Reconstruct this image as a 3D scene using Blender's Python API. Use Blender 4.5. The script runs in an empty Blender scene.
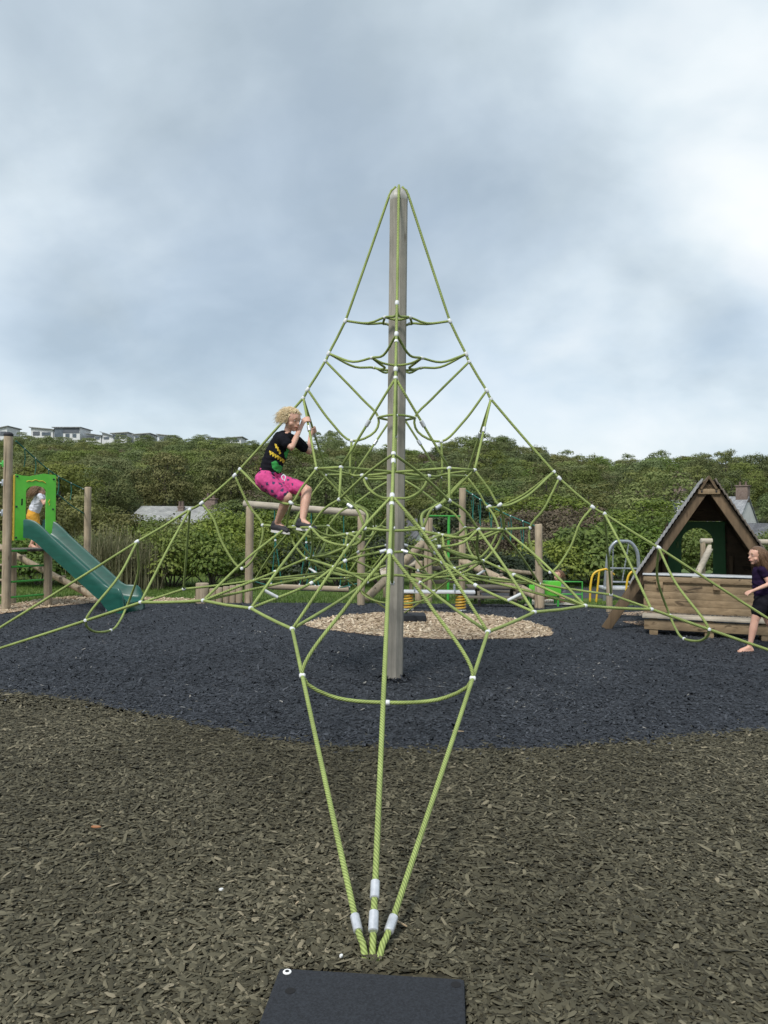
import bpy, bmesh, math, random
import numpy as np
from mathutils import Vector, Matrix, Euler
from mathutils.bvhtree import BVHTree

random.seed(7)
rng = np.random.default_rng(7)
scene = bpy.context.scene
col = scene.collection
R = math.radians

# ------------------------------------------------------------------ camera
FPX = 769.0
cam_data = bpy.data.cameras.new("camera")
cam = bpy.data.objects.new("camera", cam_data)
col.objects.link(cam)
cam_data.sensor_fit = 'VERTICAL'
cam_data.sensor_height = 36.0
cam_data.lens = FPX / 1024 * 36.0
cam_data.clip_end = 3000
CAM = Vector((0.10, -7.2, 1.5))
rot = (Matrix.Rotation(R(1.66), 4, 'Z') @ Matrix.Rotation(R(90.6), 4, 'X') @ Matrix.Rotation(R(0.6), 4, 'Z'))
cam.matrix_world = Matrix.Translation(CAM) @ rot
scene.camera = cam
R3 = rot.to_3x3()

def ray(px, py):
    return R3 @ Vector(((px - 384) / FPX, -(py - 512) / FPX, -1.0))
def at(px, py, Y):
    d = ray(px, py)
    return CAM + d * ((Y - CAM.y) / d.y)
def gr(px, py, z=0.0):
    d = ray(px, py)
    return CAM + d * ((z - CAM.z) / d.z)

# ------------------------------------------------------------------ node material helpers
MATS = {}
def new_mat(name):
    m = bpy.data.materials.new(name)
    m.use_nodes = True
    nt = m.node_tree
    b = nt.nodes["Principled BSDF"]
    MATS[name] = m
    return m, nt, b
def ramp(nt, stops):
    r = nt.nodes.new("ShaderNodeValToRGB")
    el = r.color_ramp.elements
    while len(el) > 1: el.remove(el[-1])
    el[0].position = stops[0][0]; el[0].color = (*stops[0][1], 1)
    for p, c in stops[1:]:
        e = el.new(p); e.color = (*c, 1)
    return r
def noise(nt, scale, detail=4, rough=.55, vec=None, dist=0.0):
    n = nt.nodes.new("ShaderNodeTexNoise")
    n.inputs["Scale"].default_value = scale; n.inputs["Detail"].default_value = detail
    n.inputs["Roughness"].default_value = rough; n.inputs["Distortion"].default_value = dist
    if vec is not None: nt.links.new(vec, n.inputs["Vector"])
    return n
def bump(nt, b, height, strength=.4, dist=.01):
    bp = nt.nodes.new("ShaderNodeBump")
    bp.inputs["Strength"].default_value = strength; bp.inputs["Distance"].default_value = dist
    nt.links.new(height, bp.inputs["Height"]); nt.links.new(bp.outputs[0], b.inputs["Normal"])
    return bp
def coords(nt, kind="Object", scale=(1, 1, 1)):
    t = nt.nodes.new("ShaderNodeTexCoord"); mp = nt.nodes.new("ShaderNodeMapping")
    mp.inputs["Scale"].default_value = scale
    nt.links.new(t.outputs[kind], mp.inputs["Vector"])
    return mp.outputs[0]

def mat_noise(name, c0, c1, scale=8, rough=.7, bmp=.2, bdist=.01, vscale=(1, 1, 1), metal=0.0, spec=.5, detail=5, p0=.3, p1=.7):
    m, nt, b = new_mat(name)
    v = coords(nt, "Object", vscale)
    n = noise(nt, scale, detail, .6, v)
    r = ramp(nt, [(p0, c0), (p1, c1)])
    nt.links.new(n.outputs[0], r.inputs[0]); nt.links.new(r.outputs[0], b.inputs["Base Color"])
    b.inputs["Roughness"].default_value = rough; b.inputs["Metallic"].default_value = metal
    b.inputs["Specular IOR Level"].default_value = spec
    if bmp: bump(nt, b, n.outputs[0], bmp, bdist)
    return m

def mat_wood(name, c0, c1, c2, axis='Z', grain=22.0, rough=.8):
    """weathered timber: long grain along an axis, cracks, blotches"""
    m, nt, b = new_mat(name)
    s = {'X': (.06, 1, 1), 'Y': (1, .06, 1), 'Z': (1, 1, .06)}[axis]
    v = coords(nt, "Object", s)
    n = noise(nt, grain, 6, .65, v, .4)
    v2 = coords(nt, "Object", (1, 1, 1))
    n2 = noise(nt, 2.3, 4, .6, v2)
    r = ramp(nt, [(.25, c0), (.5, c1), (.75, c2)])
    nt.links.new(n.outputs[0], r.inputs[0])
    r2 = ramp(nt, [(.3, (.62, .62, .6)), (.7, (1.15, 1.12, 1.05))])
    nt.links.new(n2.outputs[0], r2.inputs[0])
    mx = nt.nodes.new("ShaderNodeMix"); mx.data_type = 'RGBA'; mx.blend_type = 'MULTIPLY'
    mx.inputs[0].default_value = 1.0
    nt.links.new(r.outputs[0], mx.inputs[6]); nt.links.new(r2.outputs[0], mx.inputs[7])
    # checking cracks along the grain and a few knots
    v3 = coords(nt, "Object", {'X': (.05, 1, 1), 'Y': (1, .05, 1), 'Z': (1, 1, .05)}[axis])
    n3 = noise(nt, 13, 3, .5, v3, .8)
    r3 = ramp(nt, [(.33, (.38, .36, .34)), (.37, (1, 1, 1))]); nt.links.new(n3.outputs[0], r3.inputs[0])
    vk = nt.nodes.new("ShaderNodeTexVoronoi"); vk.inputs["Scale"].default_value = 5.5
    nt.links.new(coords(nt, "Object", {'X': (.35, 1, 1), 'Y': (1, .35, 1), 'Z': (1, 1, .35)}[axis]), vk.inputs["Vector"])
    r4 = ramp(nt, [(.05, (.5, .45, .40)), (.11, (1, 1, 1))]); nt.links.new(vk.outputs["Distance"], r4.inputs[0])
    mx2 = nt.nodes.new("ShaderNodeMix"); mx2.data_type = 'RGBA'; mx2.blend_type = 'MULTIPLY'; mx2.inputs[0].default_value = 1
    nt.links.new(mx.outputs[2], mx2.inputs[6]); nt.links.new(r3.outputs[0], mx2.inputs[7])
    mx3 = nt.nodes.new("ShaderNodeMix"); mx3.data_type = 'RGBA'; mx3.blend_type = 'MULTIPLY'; mx3.inputs[0].default_value = .8
    nt.links.new(mx2.outputs[2], mx3.inputs[6]); nt.links.new(r4.outputs[0], mx3.inputs[7])
    nt.links.new(mx3.outputs[2], b.inputs["Base Color"])
    b.inputs["Roughness"].default_value = rough
    bump(nt, b, n.outputs[0], .5, .006)
    return m

def mat_plain(name, c, rough=.5, metal=0.0, var=.12, scale=14):
    c0 = tuple(max(0, x * (1 - var)) for x in c); c1 = tuple(min(1, x * (1 + var)) for x in c)
    return mat_noise(name, c0, c1, scale, rough, .08, .003, metal=metal)

# ------------------------------------------------------------------ mesh builder
class MB:
    def __init__(s):
        s.v = []; s.f = []; s.uv = []; s.has_uv = False
    def add(s, vs, fs, uvs=None):
        o = len(s.v)
        s.v.extend([tuple(p) for p in vs]); s.f.extend([tuple(i + o for i in f) for f in fs])
        if uvs: s.has_uv = True; s.uv.extend(uvs)
        else: s.uv.extend([(0, 0)] * sum(len(f) for f in fs))
        return s
    def box(s, c, size, M=None, bev=0.0):
        bm = bmesh.new(); bmesh.ops.create_cube(bm, size=1)
        bmesh.ops.scale(bm, vec=Vector(size), verts=bm.verts)
        if bev > 0: bmesh.ops.bevel(bm, geom=list(bm.edges), offset=bev, segments=2, affect='EDGES', profile=.5)
        T = Matrix.Translation(Vector(c)) @ (M.to_4x4() if M is not None else Matrix.Identity(4))
        bmesh.ops.transform(bm, matrix=T, verts=bm.verts)
        bm.verts.index_update()
        s.add([v.co[:] for v in bm.verts], [[v.index for v in f.verts] for f in bm.faces]); bm.free()
        return s
    def beam(s, a, b, w, h, bev=.006, up=Vector((0, 0, 1))):
        a = Vector(a); b = Vector(b); d = (b - a); L = d.length; d.normalize()
        x = d.cross(up)
        if x.length < 1e-4: x = Vector((1, 0, 0))
        x.normalize(); z = x.cross(d).normalized()
        M = Matrix((x, d, z)).transposed()
        return s.box((a + b) / 2, (w, L, h), M, bev)
    def tube(s, pts, r, n=8, caps=True, closed=False):
        pts = [Vector(p) for p in pts]; m = len(pts)
        rs = r if isinstance(r, (list, tuple)) else [r] * m
        t0 = (pts[1] - pts[0]).normalized()
        nrm = t0.cross(Vector((0, 0, 1)))
        if nrm.length < .05: nrm = t0.cross(Vector((1, 0, 0)))
        nrm.normalize()
        vs = []; L = 0; Ls = []
        for i in range(m):
            if closed: t = (pts[(i + 1) % m] - pts[i - 1]).normalized()
            else: t = (pts[min(i + 1, m - 1)] - pts[max(i - 1, 0)]).normalized()
            nrm = (nrm - t * nrm.dot(t))
            if nrm.length < 1e-6: nrm = t.orthogonal()
            nrm.normalize(); bn = t.cross(nrm)
            if i: L += (pts[i] - pts[i - 1]).length
            Ls.append(L)
            for k in range(n):
                a = 2 * math.pi * k / n
                vs.append(pts[i] + (nrm * math.cos(a) + bn * math.sin(a)) * rs[i])
        fs = []; uvs = []
        for i in range(m if closed else m - 1):
            j = (i + 1) % m
            l2 = Ls[j] if j else L + (pts[0] - pts[-1]).length
            for k in range(n):
                k2 = (k + 1) % n
                fs.append((i * n + k, i * n + k2, j * n + k2, j * n + k))
                uvs += [(Ls[i], k / n), (Ls[i], (k + 1) / n), (l2, (k + 1) / n), (l2, k / n)]
        if caps and not closed:
            fs.append(tuple(range(n - 1, -1, -1))); uvs += [(0, 0)] * n
            fs.append(tuple((m - 1) * n + k for k in range(n))); uvs += [(0, 0)] * n
        return s.add(vs, fs, uvs)
    def log(s, a, b, r, n=16, bev=.012, r2=None):
        a = Vector(a); b = Vector(b); d = (b - a).normalized(); r2 = r2 or r
        L = (b - a).length; k = max(2, int(L / .25))
        pts = [a, a + d * bev * .4, a + d * bev]; rs = [r - bev, r - bev * .3, r]
        for i in range(1, k):
            pts.append(a + d * (bev + (L - 2 * bev) * i / k)); rs.append(r + (r2 - r) * i / k)
        pts += [b - d * bev, b - d * bev * .4, b]; rs += [r2, r2 - bev * .3, r2 - bev]
        return s.tube(pts, rs, n)
    def lathe(s, prof, c, n=24, M=None):
        M = M or Matrix.Identity(3); c = Vector(c)
        vs = []; fs = []
        for r, z in prof:
            for k in range(n):
                a = 2 * math.pi * k / n
                vs.append(c + M @ Vector((r * math.cos(a), r * math.sin(a), z)))
        for i in range(len(prof) - 1):
            for k in range(n):
                fs.append((i * n + k, i * n + (k + 1) % n, (i + 1) * n + (k + 1) % n, (i + 1) * n + k))
        fs.append(tuple(range(n - 1, -1, -1))); fs.append(tuple((len(prof) - 1) * n + k for k in range(n)))
        return s.add(vs, fs)
    def sphere(s, c, r, sub=2, scale=(1, 1, 1), M=None):
        bm = bmesh.new(); bmesh.ops.create_icosphere(bm, subdivisions=sub, radius=r)
        T = Matrix.Translation(Vector(c)) @ (M.to_4x4() if M is not None else Matrix.Identity(4)) @ Matrix.Diagonal((*scale, 1))
        bmesh.ops.transform(bm, matrix=T, verts=bm.verts)
        bm.verts.index_update()
        s.add([v.co[:] for v in bm.verts], [[v.index for v in f.verts] for f in bm.faces]); bm.free()
        return s
    def prism(s, outline, M, depth):
        """outline in local xy, extruded along local z by depth, transformed by M (4x4)"""
        n = len(outline)
        vs = [M @ Vector((x, y, 0)) for x, y in outline] + [M @ Vector((x, y, depth)) for x, y in outline]
        fs = [tuple(range(n - 1, -1, -1)), tuple(range(n, 2 * n))] + [(i, (i + 1) % n, n + (i + 1) % n, n + i) for i in range(n)]
        return s.add(vs, fs)
    def build(s, name, mat, parent=None, smooth=True, angle=40):
        me = bpy.data.meshes.new(name)
        loc = parent.matrix_world.translation if False else None
        me.from_pydata(s.v, [], s.f)
        if s.has_uv:
            ul = me.uv_layers.new(name="UVMap")
            ul.data.foreach_set("uv", np.array(s.uv, dtype=np.float32).ravel())
        me.materials.append(mat)
        bm = bmesh.new(); bm.from_mesh(me); bmesh.ops.recalc_face_normals(bm, faces=bm.faces); bm.to_mesh(me); bm.free()
        o = bpy.data.objects.new(name, me); col.objects.link(o)
        if smooth:
            me.shade_smooth()
            try: me.set_sharp_from_angle(angle=R(angle))
            except Exception: pass
        if parent is not None: attach(o, parent)
        return o

def world_loc(o):
    v = Vector(o.location); p = o.parent
    while p: v = v + Vector(p.location); p = p.parent
    return v
def attach(o, parent):
    """parent o (built in world coordinates) under parent (roots carry a pure translation)"""
    o.parent = parent
    w = Vector((0, 0, 0)); p = parent
    while p: w += Vector(p.location); p = p.parent
    o.location = Vector(o.location) - w
def recentre(o, c):
    """move the origin of a mesh object built in world coordinates to c"""
    c = Vector(c); o.data.transform(Matrix.Translation(-c)); o.location = Vector(o.location) + c
    return o
def tag(o, label=None, cat=None, group=None, kind=None):
    if label: o["label"] = label
    if cat: o["category"] = cat
    if group: o["group"] = group
    if kind: o["kind"] = kind
    return o
def empty(name, loc, label=None, cat=None, group=None):
    o = bpy.data.objects.new(name, None); o.location = loc; o.empty_display_size = .2
    col.objects.link(o)
    return tag(o, label, cat, group)
def copy_tree(o, parent=None):
    c = o.copy(); col.objects.link(c)
    c.parent = parent
    for ch in list(o.children): copy_tree(ch, c)
    return c

def smooth_path(pts, step=.04):
    """Catmull-Rom through the points"""
    P = [Vector(p) for p in pts]
    if len(P) == 2:
        n = max(2, int((P[1] - P[0]).length / step / 3)); return [P[0].lerp(P[1], i / n) for i in range(n + 1)]
    out = []
    for i in range(len(P) - 1):
        p0 = P[i - 1] if i else P[0] * 2 - P[1]
        p1, p2 = P[i], P[i + 1]
        p3 = P[i + 2] if i + 2 < len(P) else P[-1] * 2 - P[-2]
        d01 = max(1e-4, (p1 - p0).length) ** .5; d12 = max(1e-4, (p2 - p1).length) ** .5; d23 = max(1e-4, (p3 - p2).length) ** .5
        m1 = (p2 - p1 + ((p1 - p0) / d01 - (p2 - p0) / (d01 + d12)) * d12)
        m2 = (p2 - p1 + ((p3 - p2) / d23 - (p3 - p1) / (d12 + d23)) * d12)
        n = max(3, int((p2 - p1).length / step))
        for k in range(n):
            t = k / n; t2 = t * t; t3 = t2 * t
            out.append(p1 * (2 * t3 - 3 * t2 + 1) + m1 * (t3 - 2 * t2 + t) + p2 * (-2 * t3 + 3 * t2) + m2 * (t3 - t2))
    out.append(P[-1])
    return out

# ------------------------------------------------------------------ materials
def build_materials():
    # green twisted rope
    m, nt, b = new_mat("rope_green")
    uv = nt.nodes.new("ShaderNodeUVMap")
    sp = nt.nodes.new("ShaderNodeSeparateXYZ"); nt.links.new(uv.outputs[0], sp.inputs[0])
    m1 = nt.nodes.new("ShaderNodeMath"); m1.operation = 'MULTIPLY'; m1.inputs[1].default_value = 14.0
    nt.links.new(sp.outputs[0], m1.inputs[0])
    m2 = nt.nodes.new("ShaderNodeMath"); m2.operation = 'ADD'; nt.links.new(m1.outputs[0], m2.inputs[0]); nt.links.new(sp.outputs[1], m2.inputs[1])
    m3 = nt.nodes.new("ShaderNodeMath"); m3.operation = 'MULTIPLY'; m3.inputs[1].default_value = 2 * math.pi * 4; nt.links.new(m2.outputs[0], m3.inputs[0])
    sn = nt.nodes.new("ShaderNodeMath"); sn.operation = 'SINE'; nt.links.new(m3.outputs[0], sn.inputs[0])
    mr = nt.nodes.new("ShaderNodeMapRange"); mr.inputs[1].default_value = -1; nt.links.new(sn.outputs[0], mr.inputs[0])
    r = ramp(nt, [(0, (.165, .21, .055)), (.4, (.29, .37, .105)), (1, (.35, .435, .135))])
    nt.links.new(mr.outputs[0], r.inputs[0])
    nz = noise(nt, 5, 4, .6, coords(nt, "Object"))
    r2 = ramp(nt, [(.3, (.72, .72, .68)), (.7, (1.1, 1.1, 1.1))]); nt.links.new(nz.outputs[0], r2.inputs[0])
    mx = nt.nodes.new("ShaderNodeMix"); mx.data_type = 'RGBA'; mx.blend_type = 'MULTIPLY'; mx.inputs[0].default_value = 1
    nt.links.new(r.outputs[0], mx.inputs[6]); nt.links.new(r2.outputs[0], mx.inputs[7])
    nt.links.new(mx.outputs[2], b.inputs["Base Color"]); b.inputs["Roughness"].default_value = .7
    bump(nt, b, mr.outputs[0], .8, .003)

    mat_wood("wood_mast", (.20, .188, .165), (.30, .285, .255), (.39, .37, .335), 'Z', 26)
    mat_wood("wood_post", (.24, .19, .135), (.36, .295, .215), (.46, .39, .30), 'Z', 26)
    mat_wood("wood_log_x", (.20, .16, .115), (.33, .275, .205), (.45, .39, .31), 'X', 24)
    mat_wood("wood_pale_x", (.30, .27, .22), (.42, .38, .32), (.52, .48, .42), 'X', 24)
    mat_wood("wood_warm_x", (.155, .110, .064), (.255, .187, .114), (.345, .262, .168), 'X', 20)
    mat_wood("wood_brown", (.075, .050, .029), (.13, .09, .053), (.19, .135, .083), 'Z', 18)
    mat_wood("wood_dark_x", (.05, .036, .022), (.09, .064, .04), (.13, .095, .06), 'X', 18)
    mat_wood("wood_old_x", (.07, .06, .047), (.125, .11, .09), (.20, .18, .15), 'X', 24)
    mat_wood("wood_old_z", (.09, .078, .06), (.15, .13, .105), (.22, .20, .17), 'Z', 24)
    mat_noise("alu", (.50, .52, .55), (.72, .74, .77), 30, .42, .15, .002, metal=.55)
    mat_noise("plastic_white", (.55, .57, .58), (.72, .74, .75), 40, .45, .1, .002)
    mat_noise("cap_white", (.30, .29, .27), (.46, .45, .42), 20, .5, .1, .002)
    mat_noise("mat_rubber", (.008, .0095, .013), (.023, .027, .034), 130, .95, .6, .004, detail=6, p0=.35, p1=.65)
    mat_plain("plug_white", (.75, .75, .73), .5)
    mat_plain("black_hole", (.006, .006, .007), .9)
    mat_noise("panel_green", (.095, .47, .035), (.125, .55, .05), 5, .42, .05, .002)
    mat_plain("paint_green", (.05, .34, .05), .45)
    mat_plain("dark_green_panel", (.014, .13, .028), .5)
    mat_plain("panel_yellow", (.55, .42, .05), .5)
    mat_noise("slide_teal", (.004, .062, .046), (.010, .098, .073), 5, .38, .05, .002, vscale=(1, 1, 3), detail=9)
    mat_plain("rope_teal", (.01, .12, .09), .7)
    mat_plain("spring_yellow", (.50, .30, .04), .4)
    mat_plain("rail_yellow", (.62, .40, .03), .45)
    mat_noise("steel_grey", (.22, .25, .28), (.36, .39, .42), 12, .4, .05, .002, metal=.5)
    mat_noise("plank_grey", (.42, .45, .47), (.56, .58, .60), 10, .5, .05, .002)
    mat_noise("concrete", (.40, .37, .31), (.54, .50, .43), 3, .9, .2, .01)
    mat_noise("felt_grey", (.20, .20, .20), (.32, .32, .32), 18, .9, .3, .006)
    mat_noise("wall_white", (.62, .63, .62), (.78, .78, .76), 1.2, .85, .05, .01)
    mat_noise("wall_dark", (.075, .085, .105), (.12, .135, .155), 2, .6, .05, .01)
    mat_noise("glass", (.05, .07, .09), (.14, .17, .20), 1.0, .12, 0)
    mat_noise("brick", (.14, .10, .083), (.22, .17, .145), 6, .9, .3, .02)
    for nm, c0, c1 in (("slate", (.19, .20, .22), (.33, .345, .36)), ("slate_pale", (.25, .255, .25), (.35, .355, .345)), ("slate_dark", (.085, .09, .10), (.15, .155, .17)), ("tile_brown", (.15, .08, .06), (.24, .14, .11))):
        m, nt, b = new_mat(nm)
        br = nt.nodes.new("ShaderNodeTexBrick"); br.inputs["Scale"].default_value = 1.6
        br.inputs["Color1"].default_value = (*c0, 1); br.inputs["Color2"].default_value = (*c1, 1)
        br.inputs["Mortar"].default_value = (*[x * .55 for x in c0], 1); br.inputs["Mortar Size"].default_value = .012
        nt.links.new(coords(nt, "Object", (1, 1, 1)), br.inputs["Vector"])
        nz = noise(nt, 1.1, 5, .6, coords(nt, "Object"))
        r2 = ramp(nt, [(.3, (.75, .75, .75)), (.7, (1.15, 1.15, 1.12))]); nt.links.new(nz.outputs[0], r2.inputs[0])
        mx = nt.nodes.new("ShaderNodeMix"); mx.data_type = 'RGBA'; mx.blend_type = 'MULTIPLY'; mx.inputs[0].default_value = 1
        nt.links.new(br.outputs[0], mx.inputs[6]); nt.links.new(r2.outputs[0], mx.inputs[7])
        nt.links.new(mx.outputs[2], b.inputs["Base Color"]); b.inputs["Roughness"].default_value = .75
    # skin / cloth
    m, nt, b = new_mat("skin")
    n = noise(nt, 9, 4, .5, coords(nt, "Object"))
    r = ramp(nt, [(.3, (.52, .29, .21)), (.7, (.62, .37, .28))]); nt.links.new(n.outputs[0], r.inputs[0])
    nt.links.new(r.outputs[0], b.inputs["Base Color"]); b.inputs["Roughness"].default_value = .5
    b.inputs["Subsurface Weight"].default_value = .12; b.inputs["Subsurface Radius"].default_value = (.02, .008, .004)
    mat_noise("cloth_black", (.005, .005, .008), (.013, .013, .018), 18, .95, .35, .01, spec=.12)
    mat_noise("cloth_purple", (.009, .005, .018), (.024, .012, .042), 14, .95, .35, .01, spec=.12)
    mat_noise("cloth_white", (.50, .52, .60), (.68, .70, .76), 14, .9, .35, .01)
    mat_noise("cloth_mustard", (.50, .24, .02), (.64, .34, .04), 14, .9, .35, .01)
    mat_noise("cloth_grey", (.10, .10, .12), (.2, .2, .22), 14, .9, .35, .01)
    mat_plain("print_green", (.03, .30, .06), .8)
    mat_plain("print_yellow", (.60, .42, .03), .8)
    mat_plain("lips", (.38, .13, .11), .5)
    mat_plain("eye_dark", (.03, .025, .02), .2)
    mat_plain("brow", (.30, .19, .09), .8)
    mat_plain("shoe_dark", (.02, .02, .025), .7)
    mat_plain("shoe_sole", (.62, .60, .58), .7)
    for nm, c0, c1 in (("hair_blond", (.55, .41, .22), (.86, .74, .51)), ("hair_brown", (.085, .045, .022), (.20, .115, .06)), ("hair_light_brown", (.16, .09, .045), (.30, .18, .10))):
        m, nt, b = new_mat(nm)
        a = nt.nodes.new("ShaderNodeAttribute"); a.attribute_name = "tint"
        r = ramp(nt, [(0, c0), (1, c1)]); nt.links.new(a.outputs["Fac"], r.inputs[0])
        nt.links.new(r.outputs[0], b.inputs["Base Color"]); b.inputs["Roughness"].default_value = .45
    # pink shorts with navy motifs
    m, nt, b = new_mat("cloth_pink")
    v = coords(nt, "Object")
    nz = noise(nt, 45, 2, .5, v)
    vm = nt.nodes.new("ShaderNodeMix"); vm.data_type = 'RGBA'; vm.inputs[0].default_value = .04
    nt.links.new(v, vm.inputs[6]); nt.links.new(nz.outputs["Color"], vm.inputs[7])
    vo = nt.nodes.new("ShaderNodeTexVoronoi"); vo.inputs["Scale"].default_value = 19; vo.inputs["Randomness"].default_value = .8
    nt.links.new(vm.outputs[2], vo.inputs["Vector"])
    r = ramp(nt, [(0, (.045, .035, .10)), (.31, (.045, .03, .09)), (.34, (.50, .045, .19)), (1, (.60, .07, .25))])
    nt.links.new(vo.outputs["Distance"], r.inputs[0]); nt.links.new(r.outputs[0], b.inputs["Base Color"])
    b.inputs["Roughness"].default_value = .85
    bump(nt, b, noise(nt, 12, 4, .6, v).outputs[0], .4, .01)

    # scattered bits: colour from a per-point attribute
    def tint_mat(name, stops, rough=.8, trans=0.0, objvar=0.0):
        m, nt, b = new_mat(name)
        a = nt.nodes.new("ShaderNodeAttribute"); a.attribute_name = "tint"
        r = ramp(nt, stops); nt.links.new(a.outputs["Fac"], r.inputs[0])
        out = r.outputs[0]
        if objvar:
            oi = nt.nodes.new("ShaderNodeObjectInfo")
            hs = nt.nodes.new("ShaderNodeHueSaturation")
            mh = nt.nodes.new("ShaderNodeMapRange"); mh.inputs[3].default_value = .5 - .045 * objvar; mh.inputs[4].default_value = .5 + .022 * objvar
            nt.links.new(oi.outputs["Random"], mh.inputs[0]); nt.links.new(mh.outputs[0], hs.inputs["Hue"])
            mv = nt.nodes.new("ShaderNodeMath"); mv.operation = 'MULTIPLY'; mv.inputs[1].default_value = 7.13
            nt.links.new(oi.outputs["Random"], mv.inputs[0])
            fr = nt.nodes.new("ShaderNodeMath"); fr.operation = 'FRACT'; nt.links.new(mv.outputs[0], fr.inputs[0])
            mm = nt.nodes.new("ShaderNodeMapRange"); mm.inputs[3].default_value = 1 - .38 * objvar; mm.inputs[4].default_value = 1 + .42 * objvar
            nt.links.new(fr.outputs[0], mm.inputs[0]); nt.links.new(mm.outputs[0], hs.inputs["Value"])
            mv2 = nt.nodes.new("ShaderNodeMath"); mv2.operation = 'MULTIPLY'; mv2.inputs[1].default_value = 13.7
            nt.links.new(oi.outputs["Random"], mv2.inputs[0])
            fr2 = nt.nodes.new("ShaderNodeMath"); fr2.operation = 'FRACT'; nt.links.new(mv2.outputs[0], fr2.inputs[0])
            ms = nt.nodes.new("ShaderNodeMapRange"); ms.inputs[3].default_value = 1 - .25 * objvar; ms.inputs[4].default_value = 1 + .12 * objvar
            nt.links.new(fr2.outputs[0], ms.inputs[0]); nt.links.new(ms.outputs[0], hs.inputs["Saturation"])
            nt.links.new(out, hs.inputs["Color"]); out = hs.outputs[0]
        nt.links.new(out, b.inputs["Base Color"]); b.inputs["Roughness"].default_value = rough
        b.inputs["Specular IOR Level"].default_value = .3
        if trans:
            tr = nt.nodes.new("ShaderNodeBsdfTranslucent"); nt.links.new(out, tr.inputs[0])
            mix = nt.nodes.new("ShaderNodeMixShader"); mix.inputs[0].default_value = trans
            nt.links.new(b.outputs[0], mix.inputs[1]); nt.links.new(tr.outputs[0], mix.inputs[2])
            nt.links.new(mix.outputs[0], nt.nodes["Material Output"].inputs[0])
        return m
    tint_mat("chip_brown", [(0, (.032, .028, .016)), (.3, (.055, .050, .030)), (.6, (.086, .078, .049)), (.85, (.14, .127, .082)), (1, (.23, .20, .135))], .75)
    tint_mat("chip_black", [(0, (.012, .014, .018)), (.5, (.033, .038, .047)), (.9, (.068, .076, .090)), (.985, (.11, .118, .13)), (1, (.25, .24, .22))], .7)
    tint_mat("chip_tan", [(0, (.23, .165, .10)), (.5, (.46, .365, .25)), (1, (.70, .60, .46))], .8)
    tint_mat("grass_blade", [(0, (.045, .085, .014)), (.6, (.085, .16, .025)), (1, (.16, .22, .05))], .6, .3)
    tint_mat("leaf_hill", [(0, (.082, .108, .031)), (.5, (.135, .174, .050)), (1, (.19, .225, .075))], .8, .30, .8)
    tint_mat("leaf_green", [(0, (.05, .08, .015)), (.5, (.105, .158, .029)), (1, (.185, .24, .052))], .6, .3, .5)
    tint_mat("leaf_bright", [(0, (.07, .105, .014)), (.5, (.155, .21, .03)), (1, (.25, .30, .055))], .55, .3, .35)
    tint_mat("leaf_olive", [(0, (.062, .07, .022)), (.5, (.13, .145, .042)), (1, (.21, .21, .07))], .7, .25, .5)
    tint_mat("leaf_dry", [(0, (.06, .048, .03)), (.5, (.12, .10, .062)), (1, (.20, .17, .11))], .8, .2, .4)
    tint_mat("leaf_dark", [(0, (.012, .022, .010)), (.5, (.026, .042, .018)), (1, (.05, .07, .03))], .6, .2, .5)
    tint_mat("leaf_pampas", [(0, (.09, .10, .045)), (.5, (.17, .175, .09)), (1, (.34, .32, .2))], .7, .3, .3)
    mat_noise("bark", (.05, .042, .033), (.11, .095, .078), 6, .9, .4, .02, (1, 1, .25))
    # ground sheets
    def ground_mat(name, stops, scale, bscale, bstr, bdist, extra=None):
        m, nt, b = new_mat(name)
        v = coords(nt, "Object")
        vo = nt.nodes.new("ShaderNodeTexVoronoi"); vo.inputs["Scale"].default_value = bscale
        nt.links.new(v, vo.inputs["Vector"])
        n = noise(nt, scale, 6, .6, v)
        add = nt.nodes.new("ShaderNodeMix"); add.data_type = 'RGBA'; add.inputs[0].default_value = .55
        nt.links.new(n.outputs["Color"], add.inputs[6]); nt.links.new(vo.outputs["Color"], add.inputs[7])
        bw = nt.nodes.new("ShaderNodeRGBToBW"); nt.links.new(add.outputs[2], bw.inputs[0])
        r = ramp(nt, stops); nt.links.new(bw.outputs[0], r.inputs[0]); nt.links.new(r.outputs[0], b.inputs["Base Color"])
        b.inputs["Roughness"].default_value = .85; b.inputs["Specular IOR Level"].default_value = .3
        bump(nt, b, vo.outputs["Distance"], bstr, bdist)
        return m
    ground_mat("g_grass", [(.3, (.045, .075, .015)), (.5, (.08, .13, .024)), (.7, (.125, .17, .04))], 1.5, 30, .5, .02)
    ground_mat("g_hill", [(.3, (.03, .042, .016)), (.5, (.055, .07, .026)), (.7, (.09, .10, .04))], .12, 1.2, .5, .3)
    ground_mat("g_brown", [(.3, (.036, .032, .02)), (.5, (.06, .054, .034)), (.7, (.09, .08, .05))], 3, 34, .8, .02)
    ground_mat("g_black", [(.3, (.013, .0155, .020)), (.5, (.031, .036, .044)), (.7, (.054, .061, .073))], 3, 46, .8, .015)
    ground_mat("g_tan", [(.3, (.20, .125, .075)), (.5, (.38, .27, .18)), (.7, (.56, .44, .32))], 3, 30, .8, .015)
    ground_mat("g_tarmac", [(.3, (.03, .032, .036)), (.5, (.05, .052, .058)), (.7, (.075, .078, .085))], 2, 60, .5, .01)
build_materials()
M = MATS
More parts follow.
